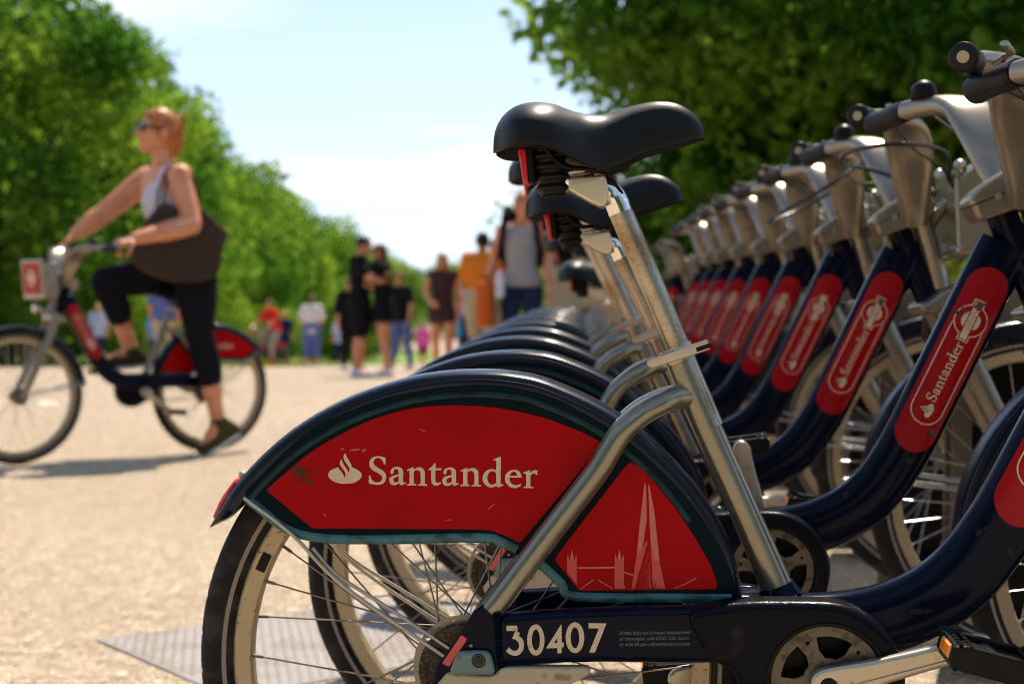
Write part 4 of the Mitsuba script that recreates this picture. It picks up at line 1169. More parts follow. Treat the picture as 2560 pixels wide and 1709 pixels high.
def plant(kind, spec, x, y, s, rot, label, category='tree', group=None, sz=None, sink=0.0):
    root = thing(kind, label, category, group)
    m = mat(rotz(rot) * np.array([s, s, sz or s]), (x, y, float(gz(x, y)) - sink))
    if kind != 'shrub':
        part(root, 'trunk', spec['wood'], to=m)
        k = root + '__crown'
    else:
        part(root, 'stems', spec['wood'], to=m)
        k = root + '__foliage'
    scene[k] = {'type': 'instance', 'group': {'type': 'ref', 'id': spec['leaf']}, 'to_world': T4(m)}


def build_trees():
    A = tree_group('avenue_a', 21, 11.0, 5.2, 0.9, 84, 250, 0.33, 0.3, 1.55)
    B = tree_group('avenue_b', 22, 11.5, 5.4, 0.7, 88, 250, 0.33, 0.3, 1.55)
    D1 = tree_group('park_a', 31, 13.0, 4.6, 2.5, 210, 260, 0.21, 0.4, 1.25, 2.3)
    D2 = tree_group('park_b', 32, 14.0, 4.9, 2.3, 215, 260, 0.21, 0.4, 1.25, 2.4)
    S = tree_group('shrub_a', 41, 2.6, 1.7, 0.1, 70, 110, 0.13, 0.5)
    SP = tree_group('shrub_b', 42, 1.7, 1.1, 0.1, 50, 110, 0.10, 0.5, leaf='leaf_pale')
    words = ['first', 'second', 'third', 'fourth', 'fifth', 'sixth', 'seventh', 'eighth', 'ninth', 'tenth', 'eleventh', 'twelfth', 'thirteenth']
    rg = np.random.default_rng(77)
    av = [(-16.4, 47, 1.10), (-16.4, 57, 1.06), (-15.9, 67, 1.02), (-16.2, 79, 1.0), (-15.8, 92, 0.98), (-16.2, 107, 1.0), (-15.8, 124, 0.96), (-16.4, 144, 1.02), (-16.2, 168, 1.0), (-15.5, 198, 1.0)]
    for i, (x, y, s) in enumerate(av):
        plant('avenue_tree', (A, B)[i % 2], x, y, s, rg.uniform(0, 6), f'sunlit green avenue tree on the left, {words[i]} from the front of the line', group='trees lining the left of the avenue')
    bk = [(-21.5, 40, 1.15), (-25, 44, 1.35), (-33, 50, 1.4), (-24, 54, 1.3), (-26, 64, 1.35), (-25, 77, 1.35), (-26, 92, 1.35), (-27, 112, 1.4)]
    for i, (x, y, s) in enumerate(bk):
        plant('park_tree', (A, B)[i % 2], x, y, s, rg.uniform(0, 6), f'green tree in the mass behind the left avenue line, {words[i]} of eight by depth', group='trees behind the left avenue line')
    for i, (x, y, s) in enumerate([(-10, 262, 1.15), (-1, 275, 1.1), (8, 268, 1.2), (18, 280, 1.2), (29, 270, 1.2)]):
        plant('distant_tree', (A, B)[i % 2], x, y, s, rg.uniform(0, 6), f'low distant tree closing the end of the avenue, {words[i]} from the left', group='trees closing the end of the avenue')
    right = [(5.45, 19.5, 1.0, 'dark tree whose left edge stands against the sky above the saddle'), (8.9, 20.5, 1.0, 'dark tree behind the handlebars, right of the sky edge tree'), (8.0, 27, 1.05, 'dark tree in the gap between the two nearest right trees, farther back'),
             (12.6, 25, 1.1, 'dark tree at the right edge of the scene'), (11, 33, 1.1, 'dark tree far back at the right'), (8.6, 36, 1.0, 'dark tree far back behind the sky edge tree'), (17, 31, 1.1, 'dark tree beyond the right edge of the docked row'), (13, 43, 1.1, 'dark tree deepest in the right hand mass'), (15.5, 19.5, 1.1, 'dark tree nearest the right edge')]
    for i, (x, y, s, lab) in enumerate(right):
        plant('shade_tree', (D1, D2)[i % 2], x, y, s, rg.uniform(0, 6), lab, group='dark trees behind the docked row')
    for i, (x, y, s) in enumerate([(-13, -22, 1.0), (-5, -25, 1.1), (4.5, -23, 1.0), (13, -25, 1.1), (21, -17, 1.0), (-20, -17, 1.0)]):
        plant('park_tree', (D1, D2)[i % 2], x, y, s, rg.uniform(0, 6), f'tree standing behind the viewer outside the picture, {words[i]} of six', group='trees behind the viewer')
    sh = [(1.55, 20.5, 0.95), (1.75, 27, 1.3), (2.6, 19.5, 1.0), (4.4, 18.0, 1.1), (6.2, 19.0, 1.15), (8.2, 17.5, 1.2), (10.2, 18.5, 1.2), (3.6, 23, 1.2), (5.8, 24, 1.3), (8.5, 24, 1.3), (1.9, 24.5, 1.0), (12.5, 19.5, 1.2), (2.3, 31, 1.1)]
    sh.sort(key=lambda q: q[0] / q[1])
    for i, (x, y, s) in enumerate(sh):
        plant('shrub', S, x, y, s, rg.uniform(0, 6), f'dark green shrub under the right hand trees, {words[i]} from the left', 'shrub', 'shrubs under the right hand trees')
    for x, y, s, z, lab in ((2.75, 21.2, 1.1, 1.8, 'tall dark shrub behind the far end of the handlebar row'), (4.3, 20.6, 1.2, 1.6, 'tall dark shrub behind the middle of the handlebar row')):
        plant('shrub', S, x, y, s, rg.uniform(0, 6), lab, 'shrub', sz=z)
    for i, (x, y, s, lab) in enumerate([(3.35, 9.6, 0.85, 'bright yellow green shrub seen between the second and third handlebars'), (4.4, 10.6, 0.9, 'bright yellow green shrub to the right of the second handlebar')]):
        plant('shrub', SP, x, y, s, rg.uniform(0, 6), lab, 'shrub')
    for i, (x, y, s) in enumerate([(-23, 43.5, 1.2), (-20.5, 43.8, 1.1), (-17.5, 43.5, 1.2), (-14.5, 44, 1.0), (-11.6, 47, 0.9), (-10.8, 58, 0.9), (-10.9, 72, 1.0)]):
        plant('shrub', S, x, y, s, rg.uniform(0, 6), f'green shrub at the foot of the left avenue trees, {words[i]} from the left', 'shrub', 'shrubs at the foot of the left avenue trees')
    root = thing('litter_bin', 'brown slatted wooden bin on the grass behind the rider\'s front wheel', 'bin')
    x0, y0 = -13.2, 43.2
    z0 = float(gz(x0, y0))
    for k in range(12):
        a = 2 * math.pi * k / 12
        part(root, 'slat', mikit.ply(bxm(0, 0, 0.52, 0.045, 0.18, 0.98, 0.01), 'm_brown_wood'), to=mat(None, (x0, y0, z0)) @ mat(rotz(a)) @ mat(None, (0.36, 0, 0)))
    part(root, 'liner', mikit.ply(lathe([(0.001, 0.05), (0.32, 0.05), (0.33, 0.98), (0.28, 1.0), (0.27, 0.2), (0.001, 0.2)], 20, 'z', (x0, y0, z0)), 'm_black_plastic', 30))
# ------------------------------------------------------------------ people
M['skin'] = spotted((0.62, 0.275, 0.15), (0.56, 0.205, 0.105), 26, 0.40, 0.7, 0.5, specular=0.4)
M['skin_tan'] = pr((0.40, 0.17, 0.085), 0.5, specular=0.4)
for _n, _c in dict(cloth_black=(0.010, 0.010, 0.013), cloth_white=(0.66, 0.65, 0.68), cloth_grey=(0.34, 0.31, 0.30), cloth_lilac=(0.52, 0.50, 0.60), cloth_orange=(0.72, 0.20, 0.025), cloth_khaki=(0.50, 0.38, 0.22), cloth_jeans=(0.018, 0.030, 0.075), cloth_blue=(0.10, 0.13, 0.36), cloth_sky=(0.05, 0.33, 0.62), cloth_pale=(0.40, 0.48, 0.68), cloth_red=(0.62, 0.02, 0.03), cloth_pink=(0.72, 0.10, 0.42), cloth_plum=(0.060, 0.028, 0.035), cloth_navy=(0.02, 0.02, 0.07), legging=(0.009, 0.009, 0.014), bag_brown=(0.050, 0.034, 0.026), bag_orange=(0.55, 0.11, 0.02), hair_dark=(0.014, 0.010, 0.009), hair_red=(0.50, 0.145, 0.03), hair_brown=(0.10, 0.045, 0.022), hair_blond=(0.55, 0.36, 0.13), shoe_olive=(0.050, 0.044, 0.020), shoe_white=(0.62, 0.62, 0.66), glass_dark=(0.006, 0.006, 0.007)).items():
    M[_n] = pr(_c, 0.25 if _n == 'glass_dark' else (0.45 if _n.startswith('hair') else 0.8), specular=0.3 if _n.startswith(('hair', 'glass', 'shoe_w')) else 0.06)


M['hair_red'] = spotted((0.46, 0.150, 0.040), (0.26, 0.080, 0.026), 70, 0.40, 0.66, 0.42, specular=0.3)


def S_(c, r, seg=14):
    r = (r, r, r) if np.isscalar(r) else r
    return m3.Manifold.sphere(1.0, seg).scale(r).translate([float(q) for q in c])


def hull(*ms):
    return m3.Manifold.batch_hull(list(ms))


def limb(pts, seg=12):
    """Tapered limb: [(point, radius), ...]."""
    return [hull(S_(a, ra, seg), S_(b, rb, seg)) for (a, ra), (b, rb) in zip(pts[:-1], pts[1:])]


def fuse(ms, fine=0.022, smooth=8, zcut=None):
    m = m3.Manifold.batch_boolean(ms, m3.OpType.Add)
    if zcut is not None:
        m = m.trim_by_plane((0.0, 0.0, 1.0), float(zcut))
    t = from_manifold(m.refine_to_length(fine))
    t.merge_vertices()
    if smooth:
        trimesh.smoothing.filter_taubin(t, iterations=smooth)
    return t


def hand(w, d, n, side, curl=0.5, k=1.0):
    """Palm, four fingers and a thumb from wrist w along d, palm facing n."""
    w, d, n = np.asarray(w, float), unit(d), unit(n)
    n = unit(n - d * (n @ d))
    a = np.cross(d, n) * side
    o = [hull(*[S_(w + d * x + a * y, 0.0135 * k, 8) for x, y in ((0.004 * k, 0.016 * k), (0.004 * k, -0.016 * k), (0.082 * k, 0.031 * k), (0.086 * k, 0.008 * k), (0.080 * k, -0.031 * k))])]
    rot = lambda v, t: v * math.cos(t) + n * math.sin(t) * 1.0
    for y, ln in ((0.031, 0.066), (0.0105, 0.075), (-0.0105, 0.070), (-0.031, 0.054)):
        p = w + d * 0.084 * k + a * y * k
        t, pts = 0.0, [(p, 0.0095 * k)]
        for q, b, r in ((0.45, 0.7, 0.0088), (0.32, 0.9, 0.0080), (0.23, 0.6, 0.0070)):
            t += curl * b
            p = p + (d * math.cos(t) + n * math.sin(t)) * ln * q * k
            pts.append((p, r * k))
        o += limb(pts, 8)
    p0 = w + d * 0.030 * k + a * 0.026 * k
    p1 = p0 + (d * 0.5 + a * 0.75 + n * 0.35) * 0.034 * k
    p2 = p1 + unit(d * 0.8 + a * 0.25 + n * (0.3 + curl * 0.6)) * 0.030 * k
    p3 = p2 + unit(d * 0.9 - a * 0.1 + n * (0.3 + curl * 0.8)) * 0.024 * k
    o += limb([(p0, 0.0135 * k), (p1, 0.0115 * k), (p2, 0.0095 * k), (p3, 0.0080 * k)], 8)
    return o


def head(c, f, k=1.0):
    """A head with brow, nose, lips, chin and ears; c its middle, f the way it faces."""
    c, f = np.asarray(c, float), unit(f)
    l = unit(np.cross((0, 0, 1), f))
    u = np.cross(f, l)
    q = lambda x, y, z: c + (f * x + l * y + u * z) * k
    rot = np.stack([f, l, u], 1)

    def E(x, y, z, r):
        m = np.column_stack([rot * np.asarray(r, float) * k, q(x, y, z)])
        return m3.Manifold.sphere(1.0, 18).transform(m)
    o = [E(-0.012, 0, 0.018, (0.099, 0.077, 0.100)), hull(E(0.022, 0, 0.0, (0.064, 0.066, 0.075)), E(0.048, 0, -0.082, (0.030, 0.034, 0.028)), E(0.0, 0, -0.05, (0.055, 0.060, 0.04)))]
    o += [hull(E(0.083, 0, 0.018, (0.010, 0.009, 0.010)), E(0.104, 0, -0.022, (0.013, 0.014, 0.010)), E(0.086, 0, -0.030, (0.012, 0.018, 0.008)))]
    o += [hull(E(0.076, 0.030, 0.030, (0.012, 0.016, 0.008)), E(0.076, -0.030, 0.030, (0.012, 0.016, 0.008)))]
    o += [E(0.080, 0, -0.052, (0.012, 0.023, 0.0065)), E(0.078, 0, -0.063, (0.012, 0.020, 0.007)), E(0.072, 0, -0.092, (0.015, 0.018, 0.014))]
    o += [E(-0.005, s * 0.078, -0.005, (0.018, 0.010, 0.031)) for s in (-1, 1)]
    eyes = cat([from_manifold(E(0.074, s * 0.031, 0.012, (0.010, 0.014, 0.007))) for s in (-1, 1)])
    return o, eyes, q, E


class Body:
    """Joints of a figure in its own axes: x forwards, y to its left, z up."""

    def __init__(s, H=1.72, w=1.0, aw=1.08, lw=1.0, **over):
        k = H / 1.72
        s.k, s.w, s.aw, s.lw = k, w, aw, lw
        J = dict(pelvis=(0, 0, 0.94), waist=(0.005, 0, 1.07), chest=(0.005, 0, 1.28), neck=(-0.012, 0, 1.44), head=(0.022, 0, 1.602), face=(1, 0, 0),
                 hip_l=(0, 0.088, 0.90), hip_r=(0, -0.088, 0.90), knee_l=(0.015, 0.098, 0.49), knee_r=(0.015, -0.098, 0.49), ankle_l=(-0.02, 0.105, 0.085), ankle_r=(-0.02, -0.105, 0.085), toe_l=(0.15, 0.125, 0.03), toe_r=(0.15, -0.125, 0.03),
                 sh_l=(-0.008, 0.172, 1.405), sh_r=(-0.008, -0.172, 1.405), el_l=(-0.03, 0.225, 1.125), el_r=(-0.03, -0.225, 1.125), wr_l=(0.05, 0.245, 0.885), wr_r=(0.05, -0.245, 0.885), hd_l=(0.2, 0.05, -1), hd_r=(0.2, -0.05, -1), pn_l=(0.3, -1, 0), pn_r=(0.3, 1, 0), curl=0.45)
        st = over.get('walk', 0.0)
        for n, dx, dz in (('knee_l', 0.11, 0.01), ('ankle_l', 0.20, 0.0), ('toe_l', 0.20, 0.02), ('knee_r', 0.02, 0.0), ('ankle_r', -0.20, 0.05), ('toe_r', -0.18, 0.0), ('el_l', -0.07, 0.0), ('wr_l', -0.13, 0.03), ('el_r', 0.07, 0.02), ('wr_r', 0.15, 0.06)):
            J[n] = (J[n][0] + dx * st, J[n][1], J[n][2] + dz * abs(st))
        for n, v in J.items():
            v = over.get(n, v)
            fixed = n in over and n not in ('face', 'hd_l', 'hd_r', 'pn_l', 'pn_r', 'curl')
            if n in ('face', 'hd_l', 'hd_r', 'pn_l', 'pn_r'):
                setattr(s, n, np.asarray(v, float))
            elif n == 'curl':
                s.curl = v
            else:
                setattr(s, n, np.asarray(v, float) * (1 if over.get('absolute') else k))

    def e(s, c, r, grow=0.0):
        r = np.asarray(r, float) * s.k * np.array([1, s.w, 1]) + grow
        return S_(c, tuple(r), 18)

    def torso(s, g=0.0, top=True):
        ch, wa, pe = s.e(s.chest, (0.108, 0.148, 0.135), g), s.e(s.waist, (0.092, 0.122, 0.08), g), s.e(s.pelvis, (0.112, 0.158, 0.105), g)
        o = [hull(ch, wa), hull(wa, pe)]
        if top:
            o.append(hull(ch, s.e(s.sh_l, (0.052, 0.050, 0.050), g), s.e(s.sh_r, (0.052, 0.050, 0.050), g), s.e(s.neck, (0.055, 0.07, 0.035), g)))
        return o

    def leg(s, d, g=0.0, upto=1.0):
        """The leg on side d ('l' or 'r'), down to a share of its length (thigh 0-0.5, shank 0.5-1)."""
        h, kn, an = (getattr(s, f'{q}_{d}') for q in ('hip', 'knee', 'ankle'))
        k, w = s.k, s.lw * (0.5 + 0.5 * s.w)
        calf = kn * 0.68 + an * 0.32 - unit(s.__dict__['toe_' + d] - an) * 0.012 * k
        full = [(h, 0.088 * k * w), (h * 0.5 + kn * 0.5, 0.076 * k * w), (kn, 0.057 * k * s.lw), (calf, 0.057 * k * s.lw), (an * 0.85 + kn * 0.15, 0.040 * k), (an, 0.038 * k)]
        cum = [0, 0.25, 0.5, 0.66, 0.925, 1.0]
        return s.cut(full, cum, upto, g)

    def arm(s, d, g=0.0, upto=1.0):
        a, b, c = (getattr(s, f'{q}_{d}') for q in ('sh', 'el', 'wr'))
        k = s.k
        w = s.aw
        full = [(a, 0.053 * k * w), (a * 0.55 + b * 0.45, 0.048 * k * w), (b, 0.040 * k * w), (b * 0.7 + c * 0.3, 0.042 * k * w), (c, 0.027 * k * (w * 0.5 + 0.5))]
        return s.cut(full, [0, 0.22, 0.5, 0.65, 1.0], upto, g)

    @staticmethod
    def cut(full, cum, upto, g):
        pts = []
        for i, ((p, r), c) in enumerate(zip(full, cum)):
            if c <= upto + 1e-6:
                pts.append((p, r + g))
            else:
                t = (upto - cum[i - 1]) / (c - cum[i - 1])
                if t > 0.02:
                    q = full[i - 1]
                    pts.append((q[0] * (1 - t) + p * t, q[1] * (1 - t) + r * t + g))
                break
        return limb(pts) if len(pts) > 1 else []

    def skin(s, fine=0.045):
        o = s.torso() + s.leg('l') + s.leg('r') + s.arm('l') + s.arm('r')
        o += limb([(s.neck + (0, 0, -0.01), 0.056 * s.k), (s.head * 0.62 + s.neck * 0.38 + (-0.012, 0, 0), 0.050 * s.k)])
        hd, eyes, s.hq, s.hE = head(s.head, s.face, s.k)
        o += hd
        for d, sd in (('l', 1), ('r', -1)):
            o += hand(getattr(s, 'wr_' + d), getattr(s, 'hd_' + d), getattr(s, 'pn_' + d), sd, s.curl, s.k)
            an, toe = getattr(s, 'ankle_' + d), getattr(s, 'toe_' + d)
            o += limb([(an, 0.038 * s.k), (toe, 0.026 * s.k)])
        return fuse(o, fine, 6), eyes

    def shirt(s, sleeve=0.28, g=0.013, hem=0.0):
        o = s.torso(g)
        for d in 'lr':
            if sleeve:
                o += s.arm(d, g + 0.004, sleeve)
        if hem:
            o.append(hull(s.e(s.pelvis, (0.112, 0.158, 0.105), g), s.e(s.pelvis - (0, 0, hem), (0.125, 0.172, 0.03), g)))
        return fuse(o, 0.045, 5)

    def trousers(s, upto=0.97, g=0.012):
        pe = s.e(s.pelvis, (0.112, 0.158, 0.105), g)
        o = [hull(s.e(s.waist - (0, 0, 0.03), (0.095, 0.126, 0.05), g), pe)]
        for d in 'lr':
            o.append(hull(pe, S_(getattr(s, 'hip_' + d), (0.088 * s.k * s.w + g), 14)))
            o += s.leg(d, g, upto)
        return fuse(o, 0.045, 5)

    def shoe(s, d, g=0.010):
        an, toe = getattr(s, 'ankle_' + d), getattr(s, 'toe_' + d)
        f = unit(toe - an)
        heel = getattr(s, 'heel_' + d, None)
        if heel is None:
            heel = an + np.array([-0.045 * np.sign(f[0] or 1), 0, -0.05]) * s.k
            fw = unit(np.array([f[0], f[1], 0]))
            heel = an - fw * 0.045 * s.k + np.array([0, 0, -0.050 * s.k])
        lat = unit(np.cross(f, (0, 0, 1.0))) * 0.018 * s.k
        o = [hull(S_(an, 0.040 * s.k + g * 0.5, 12), S_(heel, 0.034 * s.k, 12), S_(heel * 0.5 + toe * 0.5 + (0, 0, 0.020 * s.k), 0.038 * s.k, 12)),
             hull(S_(heel, 0.034 * s.k, 12), S_(toe + lat, 0.029 * s.k, 12), S_(toe - lat, 0.029 * s.k, 12), S_(heel * 0.5 + toe * 0.5 + (0, 0, 0.016 * s.k), 0.038 * s.k, 12))]
        return fuse(o, 0.02, 4)

    def hair(s, style='short'):
        E, k = s.hE, s.k
        cap = E(-0.018, 0, 0.026, (0.108, 0.086, 0.106))
        cap = cap - E(0.075, 0, -0.035, (0.072, 0.10, 0.095)) - E(0.0, 0, -0.125, (0.2, 0.2, 0.09))
        o = [cap]
        if style == 'long':
            o += [hull(E(-0.055, 0, 0.0, (0.05, 0.080, 0.06)), E(-0.075, 0, -0.20, (0.03, 0.095, 0.05))), hull(E(-0.01, 0.075, 0.0, (0.03, 0.016, 0.05)), E(-0.01, 0.085, -0.20, (0.04, 0.02, 0.04))), hull(E(-0.01, -0.075, 0.0, (0.03, 0.016, 0.05)), E(-0.01, -0.085, -0.20, (0.04, 0.02, 0.04)))]
        if style == 'bun':
            o += [hull(E(-0.062, 0, 0.03, (0.055, 0.074, 0.06)), E(-0.092, 0, -0.03, (0.048, 0.062, 0.060)), E(-0.085, 0, -0.085, (0.030, 0.048, 0.030)))]
        return fuse(o, 0.016, 3)


def person(label, x, y, yaw, body, top=None, legs=None, feet=None, hair=None, skin='skin', group=None, lift=0.0, m=None, extra=()):
    """yaw: the way the figure faces, degrees from +x towards +y."""
    root = thing('person', label, 'person', group)
    if m is None:
        m = mat(rotz(math.radians(yaw)), (x, y, float(gz(x, y)) + lift))
    sk, eyes = body.skin()
    put_ = lambda n, me, mt, sm=60: part(root, n, mikit.ply(me, 'm_' + mt, sm), to=m)
    put_('body', sk, skin)
    put_('eyes', eyes, 'glass_dark')
    if top:
        put_(top[0], top[1], top[2])
    if legs:
        put_(legs[0], legs[1], legs[2])
    if feet:
        for d in 'lr':
            put_('shoe', body.shoe(d), feet)
    if hair:
        put_('hair', body.hair(hair[0]), hair[1])
    for n, me, mt in extra:
        put_(n, me, mt)
    return root, m


def build_rider():
    pose = Pose(-1.575, 8.17, float(gz(-2.0, 7.9)) + 0.004, math.degrees(math.atan2(0.60, -0.80)), 0)
    bicycle('hire bicycle ridden by the woman at the left, away from the docked row', pose, ds=-0.13, crank=38, steer=0, left=True, loop=None, group=None)
    b = Body(1.72, 1.16, 1.28, 1.10, absolute=True, pelvis=(0.135, 0.01, 0.965), waist=(0.165, 0, 1.10), chest=(0.232, 0, 1.295), neck=(0.258, 0, 1.455), head=(0.292, 0, 1.640), face=(0.985, 0.02, 0.10),
             hip_l=(0.135, 0.098, 0.940), knee_l=(0.128, 0.135, 0.630), ankle_l=(0.030, 0.150, 0.165), toe_l=(0.118, 0.155, 0.028),
             hip_r=(0.150, -0.085, 0.945), knee_r=(0.528, -0.115, 0.880), ankle_r=(0.368, -0.150, 0.530), toe_r=(0.520, -0.155, 0.462),
             sh_l=(0.243, 0.168, 1.412), el_l=(0.236, 0.285, 1.165), wr_l=(0.535, 0.285, 1.090), sh_r=(0.275, -0.165, 1.415), el_r=(0.490, -0.250, 1.225), wr_r=(0.615, -0.285, 1.125),
             hd_l=(1, 0.05, -0.28), hd_r=(0.75, 0.05, -0.62), pn_l=(-0.1, -0.25, -1), pn_r=(-0.5, 0.25, -1), curl=1.0)
    b.heel_l, b.heel_r = np.array([-0.060, 0.150, 0.118]), np.array([0.305, -0.150, 0.480])
    root = thing('person', 'red haired woman in sunglasses, grey tank top and black leggings astride a hire bicycle', 'person')
    m = pose.m
    sk, eyes = b.skin(0.014)
    put_ = lambda n, me, mt, sm=60, lab=None: part(root, n, mikit.ply(me, 'm_' + mt, sm), lab, to=m)
    put_('body', sk, 'skin')
    g = 0.012
    tk = b.torso(g, top=False) + [hull(b.e(b.chest, (0.108, 0.142, 0.13), g), b.e(b.chest + (0.02, 0.085, 0.115), (0.045, 0.03, 0.03), g), b.e(b.chest + (0.02, -0.085, 0.115), (0.045, 0.03, 0.03), g))]
    put_('tank_top', fuse(tk, 0.02, 6), 'cloth_lilac')
    for s in (-1, 1):
        st = cr([b.chest + (0.085, s * 0.085, 0.115), b.chest + (0.050, s * 0.100, 0.168), b.chest + (-0.020, s * 0.095, 0.172), b.chest + (-0.060, s * 0.080, 0.110)], 5)
        put_('tank_top__strap', sweep(st, 0.009, 0.022, ref=(0.0, 1, 0), n=10, pw=3), 'cloth_lilac')
    lg = [hull(b.e(b.waist - (0, 0, 0.05), (0.10, 0.132, 0.05), g), b.e(b.pelvis, (0.118, 0.162, 0.105), g))]
    for d, up in (('l', 0.76), ('r', 0.74)):
        lg.append(hull(b.e(b.pelvis, (0.116, 0.15, 0.10), g), S_(getattr(b, 'hip_' + d), 0.102 + g, 16)))
        lg += b.leg(d, 0.012, up)
    put_('leggings', fuse(lg, 0.018, 6), 'legging')
    for d in 'lr':
        an, toe, heel = getattr(b, 'ankle_' + d), getattr(b, 'toe_' + d), getattr(b, 'heel_' + d)
        put_('shoe', b.shoe(d), 'shoe_olive')
        f, dn = unit(toe - heel), np.array([0, 0, -1.0])
        dn = unit(dn - f * (dn @ f))
        lat = np.cross(f, dn)
        so = hull(*[S_(p + dn * 0.026 + lat * w, 0.010, 10) for p, w in ((heel, 0.022), (heel, -0.022), (toe, 0.034), (toe, -0.030), (heel * 0.5 + toe * 0.5, 0.026), (toe + f * 0.02, 0.0))])
        put_('shoe__sole', fuse([so], 0.02, 2), 'shoe_white')
    E = b.hE
    cap = E(-0.020, 0, 0.030, (0.106, 0.085, 0.104)) - E(0.085, 0, -0.030, (0.070, 0.10, 0.105)) - E(-0.01, 0, -0.115, (0.2, 0.2, 0.10))
    back = hull(E(-0.060, 0, 0.035, (0.060, 0.078, 0.062)), E(-0.098, 0, -0.020, (0.040, 0.066, 0.060)), E(-0.104, 0, -0.085, (0.020, 0.050, 0.030)))
    hm = fuse([cap, back], 0.009, 2)
    v = np.array(hm.vertices)
    hv = v - b.head
    v += np.array(hm.vertex_normals) * (0.010 * (meshkit.fbm(np.stack([hv[:, 0] * 22 - hv[:, 2] * 14, hv[:, 1] * 90, hv[:, 2] * 26], 1), 3, 3) - 0.5))[:, None]
    put_('hair', trimesh.Trimesh(v, hm.faces, process=False), 'hair_red', lab='orange red hair gathered at the nape')
    put_('hair__nape', fuse([hull(E(-0.055, 0, -0.03, (0.040, 0.078, 0.040)), E(-0.072, 0, -0.100, (0.028, 0.056, 0.038)))], 0.015, 3), 'hair_red')
    rg = np.random.default_rng(4)
    st = []
    for i in range(90):
        a, h0 = rg.uniform(-1.2, 1.2), rg.uniform(-0.02, 0.12)
        p0 = b.hq(-0.05 - 0.05 * math.cos(a), 0.080 * math.sin(a), h0)
        p1 = p0 + np.array([-0.025 * rg.random() - 0.006, 0.014 * math.sin(a) * rg.random(), -0.03 * rg.random()])
        p2 = p1 + np.array([rg.normal(-0.006, 0.010), rg.normal(0, 0.008), -0.045 - 0.04 * rg.random()])
        st.append(sweep(cr([p0, p1, p2], 4), np.linspace(0.0016, 0.0004, 9), ref=(0, 1, 0.1), n=4))
    put_('hair__loose_strands', cat(st), 'hair_red')
    gl = []
    for s in (-1, 1):
        gl.append(from_manifold(b.hE(0.093, s * 0.034, 0.014, (0.009, 0.029, 0.021))))
        gl.append(from_manifold(hull(b.hE(0.090, s * 0.060, 0.018, (0.006, 0.004, 0.006)), b.hE(0.000, s * 0.084, 0.014, (0.006, 0.004, 0.005)))))
    gl.append(from_manifold(hull(b.hE(0.098, 0.012, 0.020, (0.005, 0.004, 0.004)), b.hE(0.098, -0.012, 0.020, (0.005, 0.004, 0.004)))))
    put_('sunglasses', cat(gl), 'glass_dark')
    # her bag hangs from the left shoulder
    bag = thing('shoulder_bag', 'large dark brown slouchy bag on the shoulder of the red haired rider', 'bag')
    o = outline([(0.540, 0.985, 1), (0.515, 1.080), (0.450, 1.195), (0.357, 1.290, 1), (0.270, 1.250), (0.159, 1.268, 1), (0.085, 1.205), (-0.005, 1.140, 1), (0.030, 1.030), (0.066, 0.915), (0.140, 0.878), (0.219, 0.865), (0.320, 0.872), (0.415, 0.898), (0.500, 0.935)])
    o = (o - (0.27, 1.10)) * (0.93, 0.94) + (0.27, 1.10)
    bm = slab(o, 0.180, 0.272, 0.022, 4)
    bm = bm.subdivide().subdivide()
    v = np.array(bm.vertices)
    v[:, 1] += (v[:, 1] > 0.215) * (0.050 * (meshkit.fbm(np.stack([v[:, 0] * 15 + v[:, 2] * 6, v[:, 1] * 0, v[:, 2] * 5], 1), 3, 5) - 0.5) + 0.03 * np.clip(1.0 - (v[:, 2] - 0.87) / 0.3, 0, 1) - 0.012)
    part(bag, 'body', mikit.ply(trimesh.Trimesh(v, bm.faces, process=False), 'm_bag_brown', 60), to=m)
    for dx in (0.0, 0.03):
        st = cr([(0.190 - dx, 0.205, 1.235), (0.205 - dx, 0.238, 1.330), (0.235 - dx * 0.5, 0.205, 1.440), (0.255, 0.150, 1.478), (0.285 + dx * 0.5, 0.145, 1.440), (0.330 + dx, 0.175, 1.330), (0.350 + dx, 0.195, 1.235)], 6)
        part(bag, 'strap', mikit.ply(sweep(st, 0.005, 0.012, ref=(0, 1, 0.2), n=8, pw=3), 'm_bag_brown', 60), to=m)
    part(bag, 'buckle', mikit.ply(ball((0.022, 0.225, 1.125), 0.016, 2), 'm_steel', 60), to=m)


